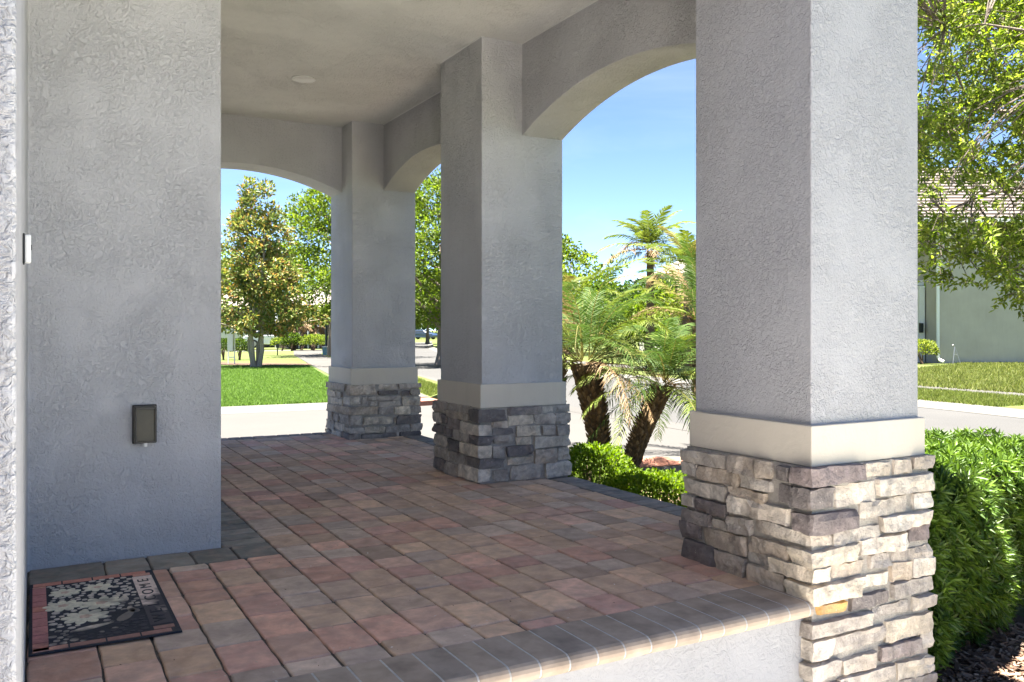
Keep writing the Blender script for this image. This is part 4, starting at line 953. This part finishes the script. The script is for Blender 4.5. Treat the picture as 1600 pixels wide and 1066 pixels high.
# live oak overhanging the street on the right, near enough to see its leaves and twigs
def near_oak():
    random.seed(5); rs = np.random.default_rng(5)
    base = Vector((8.2, 2.7, GZ)); root = empty('live_oak', base, 'leafy live oak overhanging from the right with drooping branches', 'tree')
    B = np.array(base)
    xs = [1380, 1440, 1475, 1505, 1545, 1580, 1620, 1700, 1900]; ys = [380, 395, 410, 385, 425, 455, 470, 480, 450]
    pts = []
    while len(pts) < 1200:
        x, y, Z = rs.uniform(1390, 1950), rs.uniform(-130, 480), rs.uniform(6.6, 10.4)
        if y > np.interp(x, xs, ys) - rs.uniform(0, 18): continue
        d = 1.0
        for (gx, gy, gw, gh) in ((1452, 85, 26, 42), (1568, 222, 26, 26), (1500, 88, 34, 14), (1445, 300, 20, 14), (1530, 128, 40, 10), (1585, 96, 18, 16), (1470, 150, 24, 10), (1560, 330, 34, 24), (1500, 320, 30, 20)):
            if ((x - gx) / gw) ** 2 + ((y - gy) / gh) ** 2 < 1: d = 0.04
        if y < 60: d *= 0.95
        if 250 < y < 350: d *= 0.45
        if rs.uniform() > d * 0.85: continue
        p = np.array(at_depth(x, y, Z))
        if p[2] > 5.0: continue
        pts.append(p - B)
    Cn = np.array(pts)
    # drooping tip sprays below the crown
    for (x, y) in ((1470, 440), (1490, 448), (1515, 452), (1582, 470), (1592, 462), (1532, 440)):
        Cn = np.concatenate([Cn, [np.array(at_depth(x, y - 12, 8.0)) - B]])
    m = MB(); bark = (0.17, 0.14, 0.115)
    fork = Vector((-0.2, 0.3, 2.4))
    m.tube([(0, 0, -0.05), (0.03, 0.02, 0.9), (-0.05, 0.1, 1.7), fork], [0.20, 0.155, 0.14, 0.12], 12, bark)
    limbs = []
    far_idx = rs.permutation(len(Cn))[:18]
    for j in far_idx:
        c = Vector(Cn[j]); pts_ = limb_path(fork + Vector((0, 0, random.uniform(-0.2, 0.5))), c, 0.12, 9); limbs.append(pts_)
        m.tube(pts_, [0.034 * (1 - 0.86 * i / 9) for i in range(10)], 6, bark, cap=False)
    nodes = np.array([tuple(p) for l in limbs for p in l[2:]])
    Vs, Cs = [], []
    for j, c in enumerate(Cn):
        dd = np.linalg.norm(nodes - c, axis=1); q = Vector(nodes[dd.argmin()]); cv = Vector(c)
        if dd.min() < 1.6: m.tube(limb_path(q, cv, 0.1, 3), [0.009, 0.007, 0.005, 0.003], 4, bark, cap=False)
        for s_ in range(4):
            L = rs.uniform(0.16, 0.34); tw = unit(rs.normal(0, 1, 3) * np.array([1, 1, 0.55]) + unit(c - np.array([0, 0, 2.2])) * 0.6); e = c + tw * L
            m.tube([tuple(c), tuple(c + tw * L * 0.55 + np.array([0, 0, 0.01])), tuple(e)], [0.0035, 0.0025, 0.0015], 3, bark, cap=False)
            nl = 19; tt = rs.uniform(0.1, 1.0, nl); P = c + tw * L * tt[:, None] + rs.normal(0, 0.012, (nl, 3)); D = unit(tw * 0.7 + rs.normal(0, 0.75, (nl, 3)))
            Vs.append(leaves(P, D, rs.uniform(0.045, 0.078, nl), rs.uniform(0.018, 0.027, nl))); Cs.append(pal(nl, [(0.16, 0.225, 0.026), (0.21, 0.27, 0.04), (0.11, 0.165, 0.022), (0.25, 0.285, 0.06)]) * rs.uniform(0.8, 1.15))
    tri_mesh('crown', np.concatenate(Vs), np.concatenate(Cs), 'leaf', root)
    m.build('trunk', 'bark', root)
near_oak()

# ------------------------------------------------------------------ ground cover
def blades(name, region, n, h, w, cols, z):
    P = region(n); n = len(P); a = RNG.uniform(0, 6.28, n); S = np.stack([np.cos(a), np.sin(a), np.zeros(n)], 1) * w; tipo = np.stack([RNG.normal(0, 0.35, n), RNG.normal(0, 0.35, n), np.ones(n)], 1) * (h * RNG.uniform(0.5, 1.2, (n, 1)))
    B = np.concatenate([P, np.full((n, 1), z)], 1); V = np.stack([B - S, B + S, B + tipo], 1)
    return tri_mesh(name, V, pal(n, cols, jit=0.25), 'grass_blade', None, per=3, faces=((0, 1, 2),), kind='stuff')
def quad_region(a, b, c, d, power=1.0):
    a, b, c, d = map(np.array, (a, b, c, d))
    def f(n): u = RNG.uniform(0, 1, (n, 1)); v = RNG.uniform(0, 1, (n, 1)) ** power; return (a * (1 - u) + b * u) * (1 - v) + (d * (1 - u) + c * u) * v
    return f
LUSH = [(0.112, 0.188, 0.034), (0.148, 0.235, 0.052), (0.083, 0.149, 0.029)]; DRY = [(0.117, 0.153, 0.030), (0.151, 0.169, 0.044), (0.092, 0.121, 0.023)]
tag(blades('lawn_grass', quad_region((1.0, 16.6), (5.8, 16.45), (9.4, 33.2), (3.0, 36.0), 1.3), 110000, 0.06, 0.009, LUSH, GZ), 'bright green mown lawn beyond the alley', 'grass')
tag(blades('near_grass', quad_region((4.6, 4.6), (5.34, 4.6), (5.2, 7.6), (4.2, 7.6)), 14000, 0.06, 0.004, [(0.13, 0.20, 0.03), (0.19, 0.22, 0.06), (0.10, 0.16, 0.02)], GZ - 0.03), 'patch of grass between the shrubs and the sidewalk', 'grass')
tag(blades('verge_grass', quad_region((15.5, 9.5), (18.2, 9.5), (18.8, 16), (16.2, 16)), 26000, 0.07, 0.010, DRY, GZ), 'pale grass strip between kerb and sidewalk across the street', 'grass')
tag(blades('corner_grass', quad_region((7.4, 16.9), (8.6, 18.6), (11.4, 30), (10.3, 30)), 16000, 0.07, 0.010, DRY, GZ), 'grass strip between the far sidewalk and the street', 'grass')
def chips(region, n, z, label):
    P = region(n); n = len(P); a = RNG.uniform(0, 6.28, n); L = RNG.uniform(0.012, 0.035, n)[:, None]; W = RNG.uniform(0.004, 0.009, n)[:, None]
    d = np.stack([np.cos(a), np.sin(a), RNG.normal(0, 0.25, n)], 1); s_ = np.stack([-np.sin(a), np.cos(a), RNG.normal(0, 0.3, n)], 1)
    B = np.concatenate([P, z + RNG.uniform(0.004, 0.022, (n, 1))], 1)
    V = np.stack([B - d * L - s_ * W, B + d * L - s_ * W * 0.6, B + d * L * 0.9 + s_ * W, B - d * L * 0.8 + s_ * W], 1)
    return tag(tri_mesh('mulch_chips', V, pal(n, [(0.10, 0.06, 0.04), (0.16, 0.10, 0.065), (0.24, 0.16, 0.11), (0.07, 0.045, 0.032), (0.30, 0.22, 0.16)]), 'chip', None, kind='stuff'), label, 'mulch')
chips(quad_region((3.0, 1.4), (3.9, 1.5), (4.4, 3.2), (3.0, 3.0)), 9000, GZ, 'brown bark chips around the foot of the clipped hedge')
chips(quad_region((3.05, 3.0), (4.3, 3.0), (5.0, 6.2), (3.05, 6.2)), 12000, GZ, 'brown bark chips under the boxwood shrubs')

# ------------------------------------------------------------------ buildings and street things in the distance
def seg_box(m, x0, x1, Z, depth, z0, z1, col=(0.5, 0.5, 0.5), off=0.0):
    """box standing square to the view between picture columns x0 and x1 at depth Z"""
    p0, p1 = base_of(x0, Z, 0), base_of(x1, Z, 0); c = (p0 + p1) / 2 + EF * (depth / 2 + off); m.obox(c, ER, EF, (p1 - p0).length / 2, depth / 2, z0, z1, col)
def zpx(y, Z): return CAMH + (YH - y) / F * Z
HB = 36.0
ho = empty('opposite_house', (0, 0, 0), 'sage grey two storey house with tiled roof across the street', 'house')
zb0 = GZ - 0.1; z_eave = zpx(349, HB)
m = MB(); seg_box(m, 1467, 1820, HB, 9, zb0, z_eave); m.build('wall', 'far_wall', ho)
m = MB(); seg_box(m, 1330, 1466.5, HB + 1.4, 7.5, zb0, z_eave); m.build('recessed_wall', 'far_wall', ho)
m = MB(); seg_box(m, 1330, 1462, HB + 1.32, 0.07, zpx(446, HB + 1.3), zpx(438, HB + 1.3)); m.build('string_course', 'white_paint', ho)
m = MB(); seg_box(m, 1437, 1445, HB + 1.1, 0.28, zb0, zpx(447, HB + 1.2)); m.build('pilaster', 'white_paint', ho)
m = MB(); seg_box(m, 1438.5, 1443, HB + 0.9, 0.16, zpx(520, HB + 1), zpx(505, HB + 1)); m.build('wall_lantern', 'dark_metal', ho)
p = base_of(1465.5, HB - 0.10, 0); m = MB(); m.tube([(p.x, p.y, z_eave - 0.25), (p.x, p.y, GZ + 0.28), (p.x - ER.x * -0.05 - EF.x * 0.08, p.y - EF.y * 0.08, GZ + 0.16), (p.x + ER.x * 0.14 - EF.x * 0.2, p.y + ER.y * 0.14 - EF.y * 0.2, GZ + 0.08)], 0.065, 8); m.build('downspout', 'white_paint', ho)
m = MB(); seg_box(m, 1330, 1830, HB - 0.55, 0.14, z_eave - 0.02, z_eave + 0.16); m.build('eave_gutter', 'white_paint', ho)
m = MB(); seg_box(m, 1330, 1820, HB - 0.4, 2.0, z_eave + 0.01, z_eave + 0.06); m.build('soffit', 'white_paint', ho)
rf = MB(); seg_box(rf, 1330, 1815, HB - 0.2, 8, z_eave + 0.07, z_eave + 0.10); rf = rf.build('roof', 'tile_roof', ho)
NR = 17; z_ridge = zpx(268, HB + 6.0)
for i in range(NR):                                          # lapped tile courses, the hip running down to the right
    t0, t1 = i / NR, (i + 1) / NR; Za, Zb = HB - 0.55 + 6.55 * t0, HB - 0.55 + 6.55 * t1; za = z_eave + 0.14 + (z_ridge - z_eave) * t0; zb_ = z_eave + 0.14 + (z_ridge - z_eave) * t1
    xr = 1760 + (1515 - 1760) * t0; xr2 = 1760 + (1515 - 1760) * t1; a0_, a1_ = base_of(1330, Za, 0), base_of(xr, Za, 0); b0_, b1_ = base_of(1330, Zb + 0.1, 0), base_of(xr2, Zb + 0.1, 0)
    k = random.uniform(0.88, 1.1); c = (0.15 * k, 0.125 * k, 0.11 * k); m = MB()
    m.add([(a0_.x, a0_.y, za), (a1_.x, a1_.y, za), (b1_.x, b1_.y, zb_ + 0.0), (b0_.x, b0_.y, zb_ + 0.0), (a0_.x, a0_.y, za + 0.075), (a1_.x, a1_.y, za + 0.075), (b1_.x, b1_.y, zb_ + 0.03), (b0_.x, b0_.y, zb_ + 0.03)],
          [(0, 3, 2, 1), (4, 5, 6, 7), (0, 1, 5, 4), (1, 2, 6, 5), (2, 3, 7, 6), (3, 0, 4, 7)], c); m.build('tile_course', 'tile_roof', rf)
leaf_bush('yellow_shrub', 'yellow green shrub at the foot of the sage house corner', base_of(1440, HB - 0.8, 0), 0.55, 0.55, 0.95, 1500, 0.09, 0.05, [(0.16, 0.20, 0.03), (0.22, 0.25, 0.05), (0.10, 0.14, 0.02)], None)
st = empty('hose_stand', base_of(1494, HB - 0.6, GZ), 'small metal A-frame hose stand against the sage wall', 'hose stand')
def rel(a, b, z): return tuple(ER * a + EF * b + Vector((0, 0, z)))
for a in (-0.16, 0.16):
    m = MB(); m.tube([rel(a, -0.05, 0.0), rel(0.0, 0.12, 0.72)], 0.014, 6); m.build('leg', 'steel', st)
m = MB(); m.tube([rel(-0.07, 0.04, 0.38), rel(0.07, 0.04, 0.38)], 0.012, 6); m.build('crossbar', 'steel', st)
m = MB(); m.tube([rel(0, 0.12, 0.70), rel(-0.06, 0.12, 0.80), rel(-0.11, 0.1, 0.76)], 0.014, 6); m.build('hook', 'steel', st)

# white house half hidden by the palms
wh = empty('white_house', (0, 0, 0), 'white house wall half hidden behind the palms', 'house'); ZW = 50
m = MB(); seg_box(m, 1030, 1190, ZW, 8, GZ - 0.1, zpx(428, ZW)); m.build('wall', 'far_white', wh)
for (xa, xb, ya, yb) in ((1052, 1062, 455, 485), (1082, 1094, 455, 485)):
    m = MB(); seg_box(m, xa, xb, ZW - 0.05, 0.12, zpx(yb, ZW), zpx(ya, ZW)); w_ = m.build('window', 'white_paint', wh)
    m = MB(); seg_box(m, xa + 1.5, xb - 1.5, ZW - 0.08, 0.1, zpx(yb - 3, ZW), zpx(ya + 3, ZW)); m.build('pane', 'window_glass', w_)
p0, p1 = base_of(1022, ZW - 0.6, 0), base_of(1200, ZW - 0.6, 0); c = (p0 + p1) / 2 + EF * 4.6; hl = (p1 - p0).length / 2; zr = zpx(428, ZW)
m = MB(); q = [c - ER * hl - EF * 4.6, c + ER * hl - EF * 4.6, c + ER * hl + EF * 4.6, c - ER * hl + EF * 4.6]; r2 = [c - ER * (hl - 3), c + ER * (hl - 3)]
m.add([(v.x, v.y, zr) for v in q] + [(v.x, v.y, zr + 1.4) for v in r2], [(0, 1, 5, 4), (1, 2, 5), (2, 3, 4, 5), (3, 0, 4), (3, 2, 1, 0)], (0.30, 0.26, 0.23)); m.build('roof', 'tile_roof', wh)

# pale garage and brown porch house at the end of the lawn
gh = empty('garage_house', (0, 0, 0), 'pale house with white garage door beyond the magnolia', 'house'); ZG = 72
m = MB(); seg_box(m, 300, 398, ZG, 8, GZ - 0.1, 2.9); m.build('wall', 'far_wall', gh)
m = MB(); seg_box(m, 366, 394, ZG - 0.06, 0.1, GZ, zpx(515, ZG)); gd = m.build('garage_door', 'far_white', gh)
m = MB(); seg_box(m, 325, 358, ZG - 0.06, 0.1, GZ, zpx(515, ZG)); m.build('garage_door', 'far_white', gh)
p0, p1 = base_of(294, ZG - 0.5, 0), base_of(404, ZG - 0.5, 0); c = (p0 + p1) / 2 + EF * 4.5; hl = (p1 - p0).length / 2
m = MB(); q = [c - ER * hl - EF * 4.5, c + ER * hl - EF * 4.5, c + ER * hl + EF * 4.5, c - ER * hl + EF * 4.5]; m.add([(v.x, v.y, 2.9) for v in q] + [(c.x, c.y, 4.6)], [(0, 1, 4), (1, 2, 4), (2, 3, 4), (3, 0, 4), (3, 2, 1, 0)], (0.22, 0.19, 0.17)); m.build('roof', 'tile_roof', gh)
bh = empty('porch_cottage', (0, 0, 0), 'shaded brown house with white posts behind the tan palms', 'house'); ZP = 70
m = MB(); seg_box(m, 434, 560, ZP, 8, GZ - 0.1, 2.8); m.build('wall', 'shade_brown', bh)
for x in (432, 449, 467, 481, 497):
    m = MB(); wpx = 2.4 if x == 432 else 0.8; seg_box(m, x - wpx, x + wpx, ZP - 2.2, 0.25, GZ - 0.1, 2.8); m.build('post', 'white_paint', bh)
p0, p1 = base_of(425, ZP - 2.8, 0), base_of(570, ZP - 2.8, 0); c = (p0 + p1) / 2 + EF * 5; hl = (p1 - p0).length / 2
m = MB(); q = [c - ER * hl - EF * 5, c + ER * hl - EF * 5, c + ER * hl + EF * 5, c - ER * hl + EF * 5]; m.add([(v.x, v.y, 2.81) for v in q] + [(c.x, c.y, 4.8)], [(0, 1, 4), (1, 2, 4), (2, 3, 4), (3, 0, 4), (3, 2, 1, 0)], (0.22, 0.19, 0.17)); m.build('roof', 'tile_roof', bh)

def car(label, pos, rz, paint, group):
    root = empty('parked_car', pos, label, 'car', group, rz)
    prof = [(-2.1, 0.28), (-2.15, 0.62), (-1.95, 0.92), (-1.55, 0.98), (-0.95, 1.40), (0.35, 1.42), (1.15, 0.98), (1.95, 0.84), (2.15, 0.62), (2.12, 0.28)]
    m = MB(); n = len(prof); vs = []
    for yy, k in ((-0.86, 1), (0.86, 1)):
        for (x, z) in prof: vs.append((x, yy * (0.80 if z > 1.2 else 1.0), z))
    m.add(vs, [tuple(range(n)), tuple(range(2 * n - 1, n - 1, -1))] + [(i, (i + 1) % n, n + (i + 1) % n, n + i) for i in range(n)]); m.build('body', paint, root, bevel=0.05, seg=2)
    for sgn in (-1, 1):
        m = MB(); m.add([(-1.30, sgn * 0.872, 1.0), (0.95, sgn * 0.872, 1.0), (0.30, sgn * 0.735, 1.34), (-0.90, sgn * 0.735, 1.34)], [(0, 1, 2, 3)]); m.build('side_window', 'car_glass', root)
        for x in (-1.3, 1.3):
            m = MB(); m.tube([(x, sgn * 0.66, 0.32), (x, sgn * 0.89, 0.32)], 0.32, 18); w_ = m.build('wheel', 'tyre', root)
            m = MB(); m.tube([(x, sgn * 0.88, 0.32), (x, sgn * 0.905, 0.32)], 0.19, 14); m.build('rim', 'steel', w_)
    m = MB(); m.add([(1.12, -0.74, 1.01), (1.12, 0.74, 1.01), (0.42, 0.66, 1.40), (0.42, -0.66, 1.40)], [(0, 1, 2, 3)]); m.v = [(x + 0.02, y, z + 0.02) for x, y, z in m.v]; m.build('windscreen', 'car_glass', root)
    return root
car('white car parked in front of the shaded brown house', base_of(424, 66, GZ + 0.0), -TH + 0.3, 'car_white', 'parked cars')
car('dark blue car parked far down the street', base_of(661, 128, RZ), -TH - 0.4, 'car_blue', 'parked cars')

# sign board, lamp post and small things on the far lawn
sg = empty('sign_board', base_of(360, 34.6, GZ), 'tall grey sign panel on white posts by the tree bed', 'sign')
m = MB(); m.obox((0, 0), ER, EF, 0.115, 0.03, 0.55, 1.80); m.build('panel', 'grey_paint', sg, bevel=0.01)
for a in (-0.10, 0.15):
    m = MB(); m.obox(rel(a, 0.06, 0), ER, EF, 0.022, 0.022, -0.05, 1.75 if a > 0 else 0.6); m.build('post', 'white_paint', sg)
m = MB(); m.obox(rel(0.02, 0.06, 0), ER, EF, 0.12, 0.012, 0.28, 0.33); m.build('rail', 'white_paint', sg)
lp = empty('lamp_post', base_of(510, 49, GZ), 'dark green street lamp post by the far sidewalk', 'lamp post')
m = MB(); m.lathe((0, 0, 0), [(0.15, -0.05), (0.15, 0.35), (0.10, 0.45), (0.075, 0.6), (0.06, 3.2), (0.075, 3.25)], 14); m.build('pole', 'dark_metal', lp)
m = MB(); m.lathe((0, 0, 0), [(0.06, 3.25), (0.14, 3.4), (0.17, 3.75), (0.19, 3.78), (0.03, 3.98)], 14); m.build('lantern', 'lamp_lens', lp)
bx = empty('utility_box', base_of(507.5, 48, GZ), 'pale blue utility pedestal beside the lamp post', 'utility box')
m = MB(); m.obox((0, 0), ER, EF, 0.11, 0.1, -0.03, 0.42); m.build('cabinet', 'blue_paint', bx, bevel=0.02)
m = MB(); m.obox((0, 0), ER, EF, 0.13, 0.12, 0.42, 0.48); m.build('cap', 'white_paint', bx, bevel=0.015)
sp = empty('street_sign', base_of(433.5, 47, GZ), 'thin dark sign stake by the far sidewalk', 'sign')
m = MB(); m.tube([(0, 0, -0.05), (0, 0, 0.55)], 0.03, 6); m.build('stake', 'dark_metal', sp)
m = MB(); m.obox((0, 0), ER, EF, 0.09, 0.015, 0.42, 0.62); m.build('plate', 'dark_metal', sp)
g = 'shrubs at the end of the far lawn'
SHR = [(0.053, 0.090, 0.015), (0.075, 0.116, 0.019), (0.038, 0.064, 0.011)]
leaf_bush('round_shrub', 'dark round shrub left of the grey sign panel', base_of(349, 40, 0), 0.45, 0.45, 0.95, 1300, 0.09, 0.05, SHR, g)
leaf_bush('round_shrub', 'dark round shrub between the sign panel and magnolia trunk', base_of(374, 40, 0), 0.38, 0.4, 0.95, 1300, 0.09, 0.05, SHR, g)
for i, (x, Z, r, h, lab) in enumerate(((441, 58, 0.7, 0.8, 'pale shrub at the base of the first white post'), (456, 57, 0.6, 1.1, 'dark shrub under the tan palm'), (472, 58, 0.9, 0.75, 'low shrub right of the tan palm'), (490, 57, 0.9, 1.0, 'bright shrub before the brown porch'), (505, 59, 0.8, 0.9, 'shrub behind the lamp post base'))):
    leaf_bush('round_shrub', lab, base_of(x, Z, 0), r, r, h, 900, 0.16, 0.08, SHR if i in (1, 2) else [(0.14, 0.19, 0.03), (0.18, 0.22, 0.04), (0.09, 0.13, 0.02)], g)
palm('tan_palm', 'short palm with dry tan fronds before the brown house', base_of(459, 59, GZ), at_depth(460, 509, 59), 0.16, 0.2, 26, 1.25, 81, None, 0.9, 0.1, rough=False, el_rng=(-0.6, 1.4), leafL=0.4, nl=30, leafW=0.05)
palm('tan_palm', 'second dry palm near the lamp post', base_of(489, 61, GZ), at_depth(489, 508, 61), 0.16, 0.2, 22, 1.25, 83, None, 0.7, 0.2, rough=False, el_rng=(-0.6, 1.4), leafL=0.4, nl=30, leafW=0.05)
# garden path of grey pavers past the hedge
m = MB(); m.prism([(3.70, 0.9), (5.3, 0.9), (5.3, 2.62), (4.3, 2.42), (3.78, 2.26)], GZ - 0.1, GZ + 0.004); path = struct(m.build('garden_path', 'sand_joint'))
for i in range(5):
    for j in range(7):
        x0, y0 = 3.74 + 0.305 * i, 2.18 - 0.155 * j + 0.05 * i
        m = MB(); m.add(*slab_piece(x0, x0 + 0.30, y0 - 0.15, y0, GZ + 0.02, tuple(v * random.uniform(0.85, 1.1) for v in (0.26, 0.255, 0.245)))); m.build('paver', 'paver', path)

tag(blades('opposite_grass', quad_region((19.0, 10.0), (38, 14.0), (44, 26), (19.6, 17)), 60000, 0.09, 0.016, [(0.13, 0.155, 0.035), (0.17, 0.18, 0.055), (0.10, 0.125, 0.028)], GZ), 'sunny lawn before the sage house across the street', 'grass')
# painted-over caulk line where the beams and columns meet the ceiling
m = MB()
m.box((V0 + BT - 0.005, U_NEAR + DB - OFF, ZC - 0.006), (V0 + BT + 0.003, U_MID + OFF, ZC + 0.002)); m.box((V0 + BT - 0.005, U_MID + DB - OFF, ZC - 0.006), (V0 + BT + 0.003, U_FAR + OFF, ZC + 0.002))
m.box((V0 + OFF - 0.005, U_MID + OFF, ZC - 0.006), (V0 + OFF + 0.003, U_MID + DB - OFF, ZC + 0.002)); o = m.build('caulk_line', 'lamp_trim', house); o['kind'] = 'stuff'
# grit and crumbs swept over the pavers
n = 420; P = np.stack([RNG.uniform(0.0, 2.3, n), 2.35 + 4.5 * RNG.uniform(0, 1, n) ** 1.6, np.full(n, 0.0035)], 1); P = P[(P[:, 0] > 0.95) | (P[:, 1] < 3.6)]; P = P[~((P[:, 0] < 0.42) & (P[:, 1] > 2.78))]; n = len(P)
a = RNG.uniform(0, 6.28, n); L = RNG.uniform(0.0015, 0.006, n)[:, None] * RNG.uniform(0.4, 1.3, (n, 1)); d = np.stack([np.cos(a), np.sin(a), RNG.normal(0, 0.2, n)], 1); s_ = np.stack([-np.sin(a), np.cos(a), RNG.normal(0, 0.2, n)], 1)
o = tri_mesh('floor_grit', np.stack([P - d * L, P - s_ * L * 0.6, P + d * L, P + s_ * L * 0.5], 1), pal(n, [(0.55, 0.50, 0.42), (0.40, 0.33, 0.25), (0.12, 0.09, 0.06), (0.62, 0.57, 0.50)]), 'chip', None, kind='stuff'); tag(o, 'pale grit and crumbs scattered on the porch pavers', 'grit')

# far wood closing the horizon all round
rs = np.random.default_rng(77); k = 900; az = rs.uniform(-1.3, 1.9, k); rad = rs.uniform(135, 165, k); hmax = 5.5 + 2.5 * np.sin(az * 17) * np.sin(az * 7 + 1) + rs.uniform(-1, 1, k)
Cn = np.stack([np.sin(az) * rad, np.cos(az) * rad, GZ + rs.uniform(0, 1, k) ** 0.8 * hmax], 1); idx = np.repeat(np.arange(k), 34); P = Cn[idx] + rs.normal(0, 1, (len(idx), 3)) * np.array([1.7, 1.7, 1.0]); P[:, 2] = np.maximum(P[:, 2], GZ)
o = tri_mesh('distant_wood', leaves(P, rnd_dir(len(P)), rs.uniform(0.9, 1.7, len(P)), rs.uniform(0.5, 1.0, len(P))), pal(len(P), DARK) * rs.uniform(0.7, 1.3, k)[idx][:, None], 'leaf', None, kind='stuff'); tag(o, 'far line of dark green woods along the horizon', 'woods')
